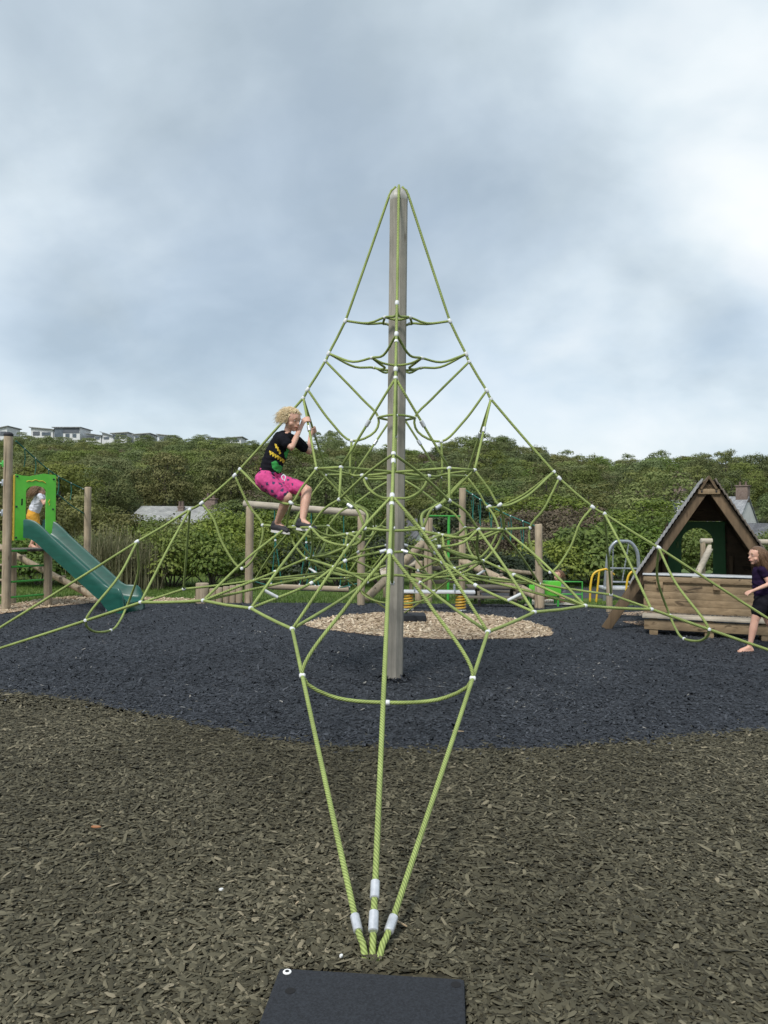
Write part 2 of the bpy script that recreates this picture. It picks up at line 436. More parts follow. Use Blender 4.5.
# ------------------------------------------------------------------ world and sun
def build_world():
    w = bpy.data.worlds.new("World"); scene.world = w; w.use_nodes = True
    nt = w.node_tree; L = nt.links
    out = nt.nodes["World Output"]; bg = nt.nodes["Background"]
    EL, AZ = R(52), R(205)          # behind the camera, a little to the left
    sky = nt.nodes.new("ShaderNodeTexSky"); sky.sky_type = 'NISHITA'; sky.sun_disc = False
    sky.sun_elevation = EL; sky.sun_rotation = AZ; sky.altitude = 50; sky.dust_density = 2.0
    L.new(sky.outputs[0], bg.inputs[0]); bg.inputs[1].default_value = .075
    tc = nt.nodes.new("ShaderNodeTexCoord")
    sp = nt.nodes.new("ShaderNodeSeparateXYZ"); L.new(tc.outputs["Generated"], sp.inputs[0])
    def math_(op, a, b=None, c=None):
        n = nt.nodes.new("ShaderNodeMath"); n.operation = op
        for i, v in enumerate((a, b, c)):
            if v is None: continue
            if isinstance(v, (int, float)): n.inputs[i].default_value = v
            else: L.new(v, n.inputs[i])
        return n.outputs[0]
    z = math_('MAXIMUM', sp.outputs[2], 0.0)
    zz = math_('ADD', z, .50)
    cx = math_('DIVIDE', sp.outputs[0], zz); cy = math_('DIVIDE', sp.outputs[1], zz)
    cb = nt.nodes.new("ShaderNodeCombineXYZ"); L.new(cx, cb.inputs[0]); L.new(cy, cb.inputs[1])
    mp = nt.nodes.new("ShaderNodeMapping"); mp.inputs["Location"].default_value = (9.4, 3.3, 5.2); mp.inputs["Scale"].default_value = (1.0, 1.0, 1)
    L.new(cb.outputs[0], mp.inputs[0])
    n1 = noise(nt, 1.7, 5, .47, mp.outputs[0], .3)
    n2 = noise(nt, 4.2, 6, .52, mp.outputs[0], .2)
    v = math_('ADD', math_('MULTIPLY', n1.outputs[0], .70), math_('MULTIPLY', n2.outputs[0], .30))
    # brighter low down, where the layer is seen edge on
    v = math_('ADD', v, math_('MULTIPLY', math_('SUBTRACT', .30, z), .16))
    r = ramp(nt, [(.35, (.225, .268, .302)), (.43, (.28, .326, .362)), (.50, (.345, .392, .425)), (.56, (.40, .435, .458)), (.64, (.455, .475, .487))])
    L.new(v, r.inputs[0])
    bc = nt.nodes.new("ShaderNodeBackground"); L.new(r.outputs[0], bc.inputs[0]); bc.inputs[1].default_value = 1.0
    cov = nt.nodes.new("ShaderNodeMapRange"); cov.inputs[1].default_value = .33; cov.inputs[2].default_value = .58
    cov.inputs[3].default_value = 1.0; cov.inputs[4].default_value = .70
    n3 = noise(nt, 1.6, 5, .55, mp.outputs[0], .3); L.new(n3.outputs[0], cov.inputs[0])
    mx = nt.nodes.new("ShaderNodeMixShader"); L.new(cov.outputs[0], mx.inputs[0])
    L.new(bg.outputs[0], mx.inputs[1]); L.new(bc.outputs[0], mx.inputs[2]); L.new(mx.outputs[0], out.inputs[0])
    sd = bpy.data.lights.new("sun", 'SUN'); sd.energy = 1.5; sd.angle = R(14); sd.color = (1, .96, .9)
    so = bpy.data.objects.new("sun", sd); col.objects.link(so)
    d = Vector((math.sin(AZ) * math.cos(EL), math.cos(AZ) * math.cos(EL), math.sin(EL)))
    so.rotation_euler = d.to_track_quat('Z', 'Y').to_euler(); so.location = d * 60
    scene.view_settings.view_transform = 'Standard'; scene.view_settings.look = 'None'
    scene.view_settings.exposure = 1.1; scene.view_settings.gamma = 1
build_world()

# ------------------------------------------------------------------ ground
def sheet(name, pts, z, mat):
    me = bpy.data.meshes.new(name)
    me.from_pydata([(p[0], p[1], z) for p in pts], [], [tuple(range(len(pts)))])
    bm = bmesh.new(); bm.from_mesh(me)
    bmesh.ops.triangulate(bm, faces=bm.faces); bmesh.ops.recalc_face_normals(bm, faces=bm.faces)
    if sum(f.normal.z for f in bm.faces) < 0: bmesh.ops.reverse_faces(bm, faces=bm.faces)
    bm.to_mesh(me); bm.free(); me.materials.append(mat)
    o = bpy.data.objects.new(name, me); col.objects.link(o)
    return tag(o, kind="structure")
def wob(pts, n=8, amp=.03):
    """smooth outline through ground points with small irregularities"""
    P = smooth_path([Vector((p[0], p[1], 0)) for p in pts], .12)
    return [(p.x + random.uniform(-amp, amp), p.y + random.uniform(-amp, amp)) for p in P]

sheet("ground", [(-1500, -1500), (1500, -1500), (1500, 1500), (-1500, 1500)], 0, M["g_grass"])
black_front = [gr(*p) for p in ((-620, 668), (-360, 668), (-150, 676), (0, 693), (60, 699), (130, 711), (200, 726), (300, 744), (400, 750.5), (480, 751), (560, 749), (680, 738), (768, 731), (900, 722), (1150, 706))]
black_back = [gr(*p) for p in ((1150, 613), (900, 609), (620, 606), (500, 605), (390, 604), (250, 603.5), (160, 604), (112, 602.5), (50, 608), (0, 615), (-150, 630), (-620, 655))]
front_line = wob(black_front); back_line = wob(black_back)
black_outline = front_line + back_line
brown = [(-9, -12), (9, -12), (9, -1.0)] + [(8.2, .6)] + [(p[0], p[1] + .25) for p in reversed(front_line)] + [(-9, 1.5)]
sheet("brown_rubber_surfacing", brown, .006, M["g_brown"])
sheet("black_rubber_surfacing", black_outline, .011, M["g_black"])
ell = wob([gr(*p) for p in ((303, 625.5), (318, 620.5), (340, 617), (375, 614.5), (420, 613), (470, 615), (515, 620), (545, 628), (553, 634), (545, 637.5), (500, 640), (440, 640), (380, 637), (335, 632), (312, 628.5), (303, 625.5))], amp=.02)[:-1]
sheet("wood_chip_bed", ell, .016, M["g_tan"])
strip = wob([gr(*p) for p in ((-200, 640), (0, 615), (50, 608), (112, 602.8), (150, 604), (200, 603), (215, 601.5), (190, 599.5), (130, 598), (92, 596.5), (50, 599.5), (0, 606), (-120, 614), (-260, 624))], amp=.03)
sheet("wood_chip_bed", strip, .016, M["g_tan"])
sheet("wood_chip_bed", wob([gr(*p) for p in ((606, 614.5), (640, 617), (700, 620), (760, 622), (800, 616), (720, 611.5), (650, 612), (606, 614.5))], amp=.02)[:-1], .0165, M["g_tan"])
sheet("wood_chip_bed", wob([gr(*p) for p in ((622, 622.5), (640, 626.5), (700, 630), (700, 624), (650, 621.5), (622, 622.5))], amp=.015)[:-1], .0165, M["g_tan"])
sheet("concrete_pad", [gr(*p) for p in ((524, 607.2), (576, 606.4), (574, 600.5), (527, 601.2))], .030, M["concrete"])
sheet("path", [gr(*p) for p in ((466, 598), (590, 598.5), (700, 599), (900, 602), (900, 588), (700, 586.5), (590, 586), (466, 588))], .004, M["g_tarmac"])

def np_mesh(name, V, F, mat, tint=None, smooth=False):
    """V (n,3), F (m,k) numpy"""
    me = bpy.data.meshes.new(name)
    k = F.shape[1]
    me.vertices.add(len(V)); me.vertices.foreach_set("co", V.astype(np.float32).ravel())
    me.loops.add(F.size); me.loops.foreach_set("vertex_index", F.astype(np.int32).ravel())
    me.polygons.add(len(F)); me.polygons.foreach_set("loop_start", np.arange(0, F.size, k, dtype=np.int32))
    me.update(calc_edges=True)
    if tint is not None:
        a = me.attributes.new("tint", 'FLOAT', 'POINT'); a.data.foreach_set("value", tint.astype(np.float32))
    me.materials.append(mat)
    return me
def in_poly(x, y, poly):
    inside = np.zeros(len(x), bool); n = len(poly)
    for i in range(n):
        x1, y1 = poly[i][0], poly[i][1]; x2, y2 = poly[(i + 1) % n][0], poly[(i + 1) % n][1]
        c = ((y1 > y) != (y2 > y)); 
        if y2 != y1: inside ^= c & (x < (x2 - x1) * (y - y1) / (y2 - y1) + x1)
    return inside
def chips(name, x, y, z0, ln, wd, mat, tilt=.28, lift=.012):
    n = len(x)
    th = rng.uniform(0, 2 * np.pi, n); sz = np.clip(rng.lognormal(0, .38, n), .4, 2.3); ln = ln * sz * rng.uniform(.7, 1.4, n); wd = wd * sz ** .7 * rng.uniform(.55, 1.35, n)
    c, s = np.cos(th), np.sin(th)
    loc = np.array([[-.5, -.06, 0], [-.28, -.5, 0], [.30, -.46, 0], [.5, .05, 0], [.26, .5, 0], [-.32, .44, 0], [-.25, 0, 1], [.25, 0, 1]])
    jit = rng.normal(0, .07, (n, 8, 2))
    lx = (loc[None, :, 0] + jit[:, :, 0]) * ln[:, None]; ly = (loc[None, :, 1] + jit[:, :, 1]) * wd[:, None]
    lz = loc[None, :, 2] * (wd * rng.uniform(.12, .32, n))[:, None]
    t1 = rng.normal(0, tilt, n); t2 = rng.normal(0, tilt, n)
    lz = lz + lx * t1[:, None] + ly * t2[:, None]
    zc = z0 + rng.uniform(0, lift, n) + .25 * ln * np.abs(t1)
    V = np.stack([x[:, None] + lx * c[:, None] - ly * s[:, None], y[:, None] + lx * s[:, None] + ly * c[:, None], zc[:, None] + lz], -1)
    fl = np.array([[0, 1, 6, 5], [1, 2, 7, 6], [2, 3, 4, 7], [5, 6, 7, 4], [0, 0, 0, 0]])[:4]
    fl = np.array([[0, 1, 6, 5], [1, 2, 7, 6], [2, 3, 4, 7], [6, 7, 4, 5]])
    F = fl[None] + (np.arange(n) * 8)[:, None, None]
    patch = sum(np.sin(x * a + y * b + c) for a, b, c in ((1.1, .7, .3), (-.8, 1.7, 1.9), (2.3, -1.2, 4.0), (3.1, 2.6, .8), (-4.3, 1.9, 2.2))) / 5
    tint = np.clip(rng.beta(1.6, 2.0, n) + .16 * patch, 0, 1); tint[rng.uniform(0, 1, n) < .0018] = 1.0
    tint = np.repeat(tint, 8)
    me = np_mesh(name, V.reshape(-1, 3), F.reshape(-1, 4), mat, tint)
    o = bpy.data.objects.new(name, me); col.objects.link(o)
    return tag(o, kind="stuff")
def scatter(n, d0, d1, p, half=.62):
    """points on the ground, density ~ D^-p per area, in the part of the ground near the view"""
    u = rng.uniform(0, 1, n); e = 2 - p
    D = (d0 ** e + u * (d1 ** e - d0 ** e)) ** (1 / e) if abs(e) > 1e-6 else d0 * (d1 / d0) ** u
    ang = rng.uniform(-half, half, n)
    return CAM.x + D * (ang - .03), CAM.y + D
black_np = [(p[0], p[1]) for p in black_outline]
x, y = scatter(190000, 1.75, 7.2, 1.2, .64)
edge = rng.normal(0, .05, len(x)) * (1 + 3.0 * (rng.uniform(0, 1, len(x)) < .10))
inb = in_poly(x, y + edge, black_np)
k = ~inb
mat_c = gr(372, 1000)
k &= ~((np.abs(x - mat_c.x) < .29) & (y < gr(370, 974).y) & (y > -5.4))
o = chips("brown_rubber_mulch", x[k], y[k], .008, .027, .0095, M["chip_brown"], .17, .012)
tag(o, "olive brown shredded rubber mulch covering the near ground in front of the net")
x, y = scatter(170000, 4.6, 15, 1.25, .64)
edge = rng.normal(0, .05, len(x)) * (1 + 3.0 * (rng.uniform(0, 1, len(x)) < .10))
k = in_poly(x, y + edge, black_np) & ~in_poly(x, y, ell)
o = chips("black_rubber_mulch", x[k], y[k], .012, .023, .009, M["chip_black"], .28, .010)
tag(o, "blue black rubber mulch under the climbing net")
aa = rng.uniform(0, 2 * np.pi, 420); rr_ = .085 + np.abs(rng.normal(0, .045, 420))
o = chips("black_rubber_mulch", rr_ * np.cos(aa), rr_ * np.sin(aa), .016, .030, .012, M["chip_black"], .5, .018)
tag(o, "black rubber chips banked up round the foot of the mast")
xs = rng.uniform(-2.2, 3.2, 26000); ys = rng.uniform(1.6, 6.2, 26000)
k = in_poly(xs, ys + rng.normal(0, .02, 26000), ell)
xs2 = rng.uniform(-9, -3, 30000); ys2 = rng.uniform(2, 8.5, 30000); k2 = in_poly(xs2, ys2, strip)
o = chips("wood_chips", np.r_[xs[k], xs2[k2]], np.r_[ys[k], ys2[k2]], .017, .045, .016, M["chip_tan"], .22, .012)
tag(o, "pale tan wood chips lying in beds round the rear anchor and beneath the slide")
# a few loose pale bits lying on the rubber
def loose(px, py, label, name, L, W, rotz, mat, cat):
    g = gr(px, py); b = MB()
    o = [(-L / 2, -W * .2), (-L * .2, -W / 2), (L * .3, -W * .4), (L / 2, 0), (L * .25, W / 2), (-L * .35, W * .4)]
    b.prism(o, Matrix.Translation((g.x, g.y, .032)) @ Matrix.Rotation(rotz, 4, 'Z') @ Matrix.Rotation(.12, 4, 'Y'), .005)
    return tag(b.build(name, mat), label, cat)
loose(96, 834, "orange brown dry leaf lying on the brown mulch at left", "dead_leaf", .045, .02, .2, mat_plain("leaf_rust", (.36, .16, .07), .8), "leaf")
loose(221, 898, "small white petal lying on the brown mulch left of the rope anchor", "petal", .02, .014, 1.0, M["plug_white"], "petal")
loose(458, 736, "pale wood splinter lying on the black mulch right of the mast", "wood_splinter", .09, .012, .3, M["chip_tan"] if False else mat_plain("splinter", (.42, .32, .2), .8), "splinter")
loose(398, 931, "thin straw coloured twig on the mulch beside the right rope ferrule", "twig", .08, .005, -.6, MATS["splinter"], "twig")
loose(297, 912, "short pale stalk on the mulch left of the front rope anchor", "plant_stalk", .035, .006, 1.3, MATS["splinter"], "stalk")
loose(341, 966, "tiny white shell fragment beside the back edge of the front rubber mat", "shell_fragment", .02, .011, 1.4, M["plug_white"], "shell")

# ------------------------------------------------------------------ hillside
def lerp_prof(d, prof):
    return np.interp(d, [p[0] for p in prof], [p[1] for p in prof])
PL = [(0, -.4), (45, -.4), (60, .6), (100, 3.9), (160, 10.2), (205, 19.8), (230, 24.0), (300, 27), (600, 20)]
PR = [(0, -.4), (45, -.4), (60, -.3), (90, .4), (108, 3.2), (130, 6.8), (170, 11.0), (200, 12.3), (300, 12.5), (600, 6)]
def hill_z(x, y):
    x = np.asarray(x, float); y = np.asarray(y, float)
    d = np.maximum(y - CAM.y, 1.0); u = (x - CAM.x) / d + .0155
    w = np.clip((u + .16) / .2, 0, 1); w = w * w * (3 - 2 * w)
    z = lerp_prof(d, PL) * (1 - w) + lerp_prof(d, PR) * w
    z = z + np.clip((d - 80) / 90, 0, 1) * (3.0 * np.exp(-((u - .10) / .055) ** 2) - 1.6 * np.exp(-((u - .33) / .10) ** 2) + .7 * np.sin(u * 31 + d * .02))
    return z
def build_hill():
    nu, nd = 90, 70
    us = np.linspace(-1.1, 1.1, nu); ds = np.concatenate([np.linspace(40, 260, 52), np.linspace(270, 700, 18)])
    U, D = np.meshgrid(us, ds); X = CAM.x + U * D; Y = CAM.y + D; Z = hill_z(X, Y)
    V = np.stack([X, Y, Z], -1).reshape(-1, 3)
    i = np.arange(nd - 1)[:, None] * nu + np.arange(nu - 1)[None]
    F = np.stack([i, i + 1, i + nu + 1, i + nu], -1).reshape(-1, 4)
    me = np_mesh("hillside", V, F, M["g_hill"]); me.shade_smooth()
    o = bpy.data.objects.new("hillside", me); col.objects.link(o); tag(o, kind="structure")
build_hill()

# ------------------------------------------------------------------ foliage
def leaves(C, Nn, size, asp=.6):
    """leaf-shaped quads at C with normals Nn"""
    n = len(C)
    Nn = Nn / (np.linalg.norm(Nn, axis=1, keepdims=True) + 1e-9)
    t = np.cross(Nn, rng.normal(0, 1, (n, 3))); t /= (np.linalg.norm(t, axis=1, keepdims=True) + 1e-9)
    b = np.cross(Nn, t)
    s = (size * rng.uniform(.6, 1.4, n))[:, None]
    V = np.stack([C - t * s * .5, C - b * s * asp * .5 + t * s * .05, C + t * s * .5, C + b * s * asp * .5 + t * s * .05], 1)
    F = (np.arange(n) * 4)[:, None] + np.arange(4)[None]
    return V.reshape(-1, 3), F
def lobes_leaves(lob, per, size, shell=(.72, 1.06), updir=.35, asp=.6):
    """lob: list of (centre, radius(3))"""
    Cs = []; Ns = []; Ts = []
    for c, r in lob:
        n = max(8, int(per * (r[0] * r[1] + r[0] * r[2]) / 2))
        d = rng.normal(0, 1, (n, 3)); d /= np.linalg.norm(d, axis=1, keepdims=True)
        d[:, 2] = np.where(d[:, 2] < -.35, -d[:, 2] * .6, d[:, 2])
        rr = rng.uniform(shell[0], shell[1], n) ** .8
        bumpy = 1 + .16 * np.sin(d[:, 0] * 7 + c[0] * 5) * np.sin(d[:, 1] * 8 + c[1] * 4) + .1 * np.sin(d[:, 2] * 9 + c[2] * 3)
        Cs.append(np.array(c) + d * np.array(r) * (rr * bumpy)[:, None])
        Ns.append(d + np.array([0, 0, updir]) + rng.normal(0, .27, (n, 3)))
        Ts.append(np.clip(rng.normal(.5, .17, n) + rng.normal(0, .13), 0, 1))
    C = np.concatenate(Cs); N_ = np.concatenate(Ns); T = np.concatenate(Ts)
    V, F = leaves(C, N_, size, asp)
    return V, F, np.repeat(T, 4)
def make_crown(name, W, H, base, nlobe, per, size, mat, lr=(.26, .42), flat=1.0, asp=.6, shell=(.72, 1.06)):
    """crown of width W and height H standing from z=base"""
    lob = []
    for i in range(nlobe):
        a = i * 2.399 + rng.uniform(-.4, .4); zf = (i + .5) / nlobe
        zf = min(1, max(0.04, zf + rng.uniform(-.08, .08)))
        rad = W / 2 * math.sqrt(max(.02, 1 - (max(0, zf - .30) / .72) ** 2)) * rng.uniform(.55, .82)
        if i % 4 == 3: rad *= .35
        r = W * rng.uniform(*lr) * .5 * (1.1 - .35 * zf)
        lob.append(((rad * math.cos(a), rad * math.sin(a), base + r * .5 + (H - base - r * 1.4) * zf), (r, r, r * rng.uniform(.65, .9) * flat)))
    V, F, T = lobes_leaves(lob, per, size, shell, asp=asp)
    return np_mesh(name, V, F, mat, T), lob
def trunk_mb(H, r, lob, limbs=6):
    b = MB(); lean = Vector((random.uniform(-.06, .06), random.uniform(-.06, .06), 0)) * H
    top = Vector((0, 0, H)) + lean
    b.tube(smooth_path([(0, 0, -.4), (lean.x * .2, lean.y * .2, H * .3), top * .65, top], H / 10), 0.0 or None, 8) if False else None
    P = smooth_path([(0, 0, -.5), (lean.x * .3, lean.y * .1, H * .35), (top.x * .6, top.y * .7, H * .7), top], H / 9)
    b.tube(P, [r * (1.25 - .9 * i / (len(P) - 1)) for i in range(len(P))], 7)
    for c, rr in random.sample(lob, min(limbs, len(lob))):
        c = Vector(c); s = P[int(len(P) * random.uniform(.4, .75))]
        m = s.lerp(c, .5) + Vector((0, 0, -.06 * H))
        Q = smooth_path([s, m, c], H / 10)
        b.tube(Q, [r * .5 * (1 - .75 * i / (len(Q) - 1)) for i in range(len(Q))], 5)
    return b

TREES = []
def tree_proto(W, H, base, nl, per, size, mat, tr):
    me, lob = make_crown("crown", W, H, base, nl, per, size, mat)
    tb = trunk_mb(H * .72, tr, lob); to = tb.build("trunk", M["bark"]); tm = to.data; bpy.data.objects.remove(to)
    return me, tm
HILLP = [tree_proto(6.2, 7.0, .2, 26, 288, 0.205, M["leaf_hill"], .16),
         tree_proto(7.2, 6.6, .2, 30, 273, 0.205, M["leaf_hill"], .18),
         tree_proto(5.4, 7.6, .3, 24, 288, 0.198, M["leaf_hill"], .15),
         tree_proto(6.6, 6.2, .2, 28, 273, 0.205, M["leaf_olive"], .15),
         tree_proto(7.6, 7.2, .2, 32, 257, 0.213, M["leaf_hill"], .2),
         tree_proto(5.6, 5.8, .2, 22, 288, 0.198, M["leaf_dry"], .13)]
def place_tree(proto, loc, s, rz, label, group=None, name="hillside_tree", cat="tree"):
    e = empty(name, loc, label, cat, group); e.rotation_euler = (0, 0, rz); e.scale = (s[0], s[0], s[1])
    for nm, me in (("crown", proto[0]), ("trunk", proto[1])):
        if me is None: continue
        o = bpy.data.objects.new(nm, me); col.objects.link(o); o.parent = e
    return e
KIND = ["rounded mid green tree", "broad spreading green tree", "tall green tree", "olive tinted tree", "wide full green tree", "brownish half bare tree"]
def hill_trees():
    pts = []
    d = 50.0; tries = 0
    cand = []
    for _ in range(26000):
        dd = math.sqrt(random.uniform(50 ** 2, 218 ** 2)); u = random.uniform(-.60, .58)
        if dd > 182 and u > -.02: continue
        cand.append((dd, u))
    cand.sort()
    cell = {}
    for dd, u in cand:
        x = CAM.x + u * dd; y = CAM.y + dd; sp = 4.6 + .018 * dd
        key = (int(x // 9), int(y // 9)); ok = True
        for i in (-1, 0, 1):
            for j in (-1, 0, 1):
                for q in cell.get((key[0] + i, key[1] + j), ()):
                    if (q[0] - x) ** 2 + (q[1] - y) ** 2 < sp * sp: ok = False; break
        if ok:
            cell.setdefault(key, []).append((x, y)); pts.append((dd, u, x, y))
    # nothing in front of the houses at the foot of the hill
    keep = []
    for dd, u, x, y in pts:
        px = 396 + 769 * u
        if dd < 97 and 650 < px < 790: continue
        if dd < 76 and 110 < px < 250: continue
        if dd < 60 and 395 < px < 460: continue
        keep.append((dd, u, x, y))
    res = []
    for dd, u, x, y in keep:
        k = random.choices(range(6), [24, 22, 20, 13, 21, 9])[0]
        f = 1.0
        if u < -.12 and dd > 165: f = max(.55, 1 - (dd - 165) / 60)
        if dd < 75: f = .75
        sx = random.uniform(.9, 1.25) * (.75 + .25 * f); sz = random.uniform(.85, 1.12) * f
        res.append((dd, k, x, y, sx, sz))
    near = sorted(res, key=lambda t: t[0])
    # the largest 280 as trees of their own, the rest as one wood
    for dd, k, x, y, sx, sz in near[:280]:
        place_tree(HILLP[k], (x, y, float(hill_z(x, y))), (sx, sz), random.uniform(0, 6.3), KIND[k] + " in the wood covering the hill behind the playground", "trees of the wooded hill: " + KIND[k])
    Vs = []; Fs = []; Ts = []; o = 0
    for dd, k, x, y, sx, sz in near[280:]:
        me = HILLP[k][0]
        V = np.empty(len(me.vertices) * 3, np.float32); me.vertices.foreach_get("co", V); V = V.reshape(-1, 3)
        T = np.empty(len(V), np.float32); me.attributes["tint"].data.foreach_get("value", T)
        q = V.reshape(-1, 4, 3); T = T.reshape(-1, 4); s = rng.permutation(len(q))[:len(q) * 2 // 3]; q = q[s]; T = T[s]
        c = q.mean(1, keepdims=True); q = c + (q - c) * 1.2
        a = random.uniform(0, 6.3); ca, sa = math.cos(a), math.sin(a)
        X = (q[..., 0] * ca - q[..., 1] * sa) * sx + x; Y = (q[..., 0] * sa + q[..., 1] * ca) * sx + y; Z = q[..., 2] * sz + float(hill_z(x, y))
        W = np.stack([X, Y, Z], -1).reshape(-1, 3)
        Vs.append(W); Ts.append(np.clip(T + rng.normal(0, .12), 0, 1).ravel()); Fs.append(o + np.arange(len(W)).reshape(-1, 4)); o += len(W)
    if Vs:
        me = np_mesh("distant_wood", np.concatenate(Vs), np.concatenate(Fs), M["leaf_hill"], np.concatenate(Ts))
        ob = bpy.data.objects.new("distant_wood", me); col.objects.link(ob)
        tag(ob, "far treetops merging into one wood along the skyline", "wood", kind="stuff")
    print("hill trees", len(near))
hill_trees()

# individual nearer shrubs and trees -----------------------------------------
def shrub(px, pyb_D, W, H, kind, label, name="shrub", cat="shrub", per=1500, size=.085, nl=14, zb=0.0, group=None, depth=.8, asp=.6):
    """px column, distance pyb_D in metres from the camera"""
    p = at(px, 520, CAM.y + pyb_D); loc = (p.x, p.y, zb)
    me, lob = make_crown("foliage", W, H, .02, nl, per, size, M[kind], lr=(.34, .52), asp=asp)
    me.transform(Matrix.Diagonal((1, depth, 1, 1)))
    e = empty(name, loc, label, cat, group)
    o = bpy.data.objects.new("foliage", me); col.objects.link(o); o.parent = e
    b = MB()
    for c, r in random.sample(lob, min(7, len(lob))):
        Q = smooth_path([(random.uniform(-.08, .08), random.uniform(-.08, .08), -.1), Vector((c[0] * .5, c[1] * .5 * depth, c[2] * .55)), Vector((c[0], c[1] * depth, c[2]))], .15)
        b.tube(Q, [.022 * (1 - .7 * i / (len(Q) - 1)) for i in range(len(Q))], 5)
    s = b.build("stem", M["bark"]); s.parent = e
    return e
def reeds(px, D, W, H, label, n=420, kind="leaf_pampas", name="ornamental_grass"):
    p = at(px, 520, CAM.y + D); e = empty(name, (p.x, p.y, 0), label, "grass clump")
    Vs = []; k = 5
    ang = rng.uniform(0, 2 * np.pi, n); lean = np.abs(rng.normal(0, .45, n)); L = H * rng.uniform(.65, 1.2, n); w = .012 * rng.uniform(.6, 1.5, n)
    bx = rng.normal(0, W * .16, n); by = rng.normal(0, W * .12, n)
    V = np.zeros((n, k, 2, 3))
    for i in range(k):
        t = i / (k - 1); out = lean * L * (t ** 1.8) * .8; zz = L * (t - .32 * lean * t ** 3)
        X = bx + np.cos(ang) * out; Y = by + np.sin(ang) * out
        ww = w * (1 - .85 * t)
        V[:, i, 0] = np.stack([X - np.sin(ang) * ww, Y + np.cos(ang) * ww, zz], -1); V[:, i, 1] = np.stack([X + np.sin(ang) * ww, Y - np.cos(ang) * ww, zz], -1)
    idx = np.arange(n)[:, None, None] * (k * 2) + np.arange(k - 1)[None, :, None] * 2 + np.array([0, 1, 3, 2])[None, None]
    T = np.repeat(np.clip(rng.normal(.55, .22, n), 0, 1), k * 2)
    me = np_mesh("blades", V.reshape(-1, 3), idx.reshape(-1, 4), M[kind], T)
    o = bpy.data.objects.new("blades", me); col.objects.link(o); o.parent = e
    return e
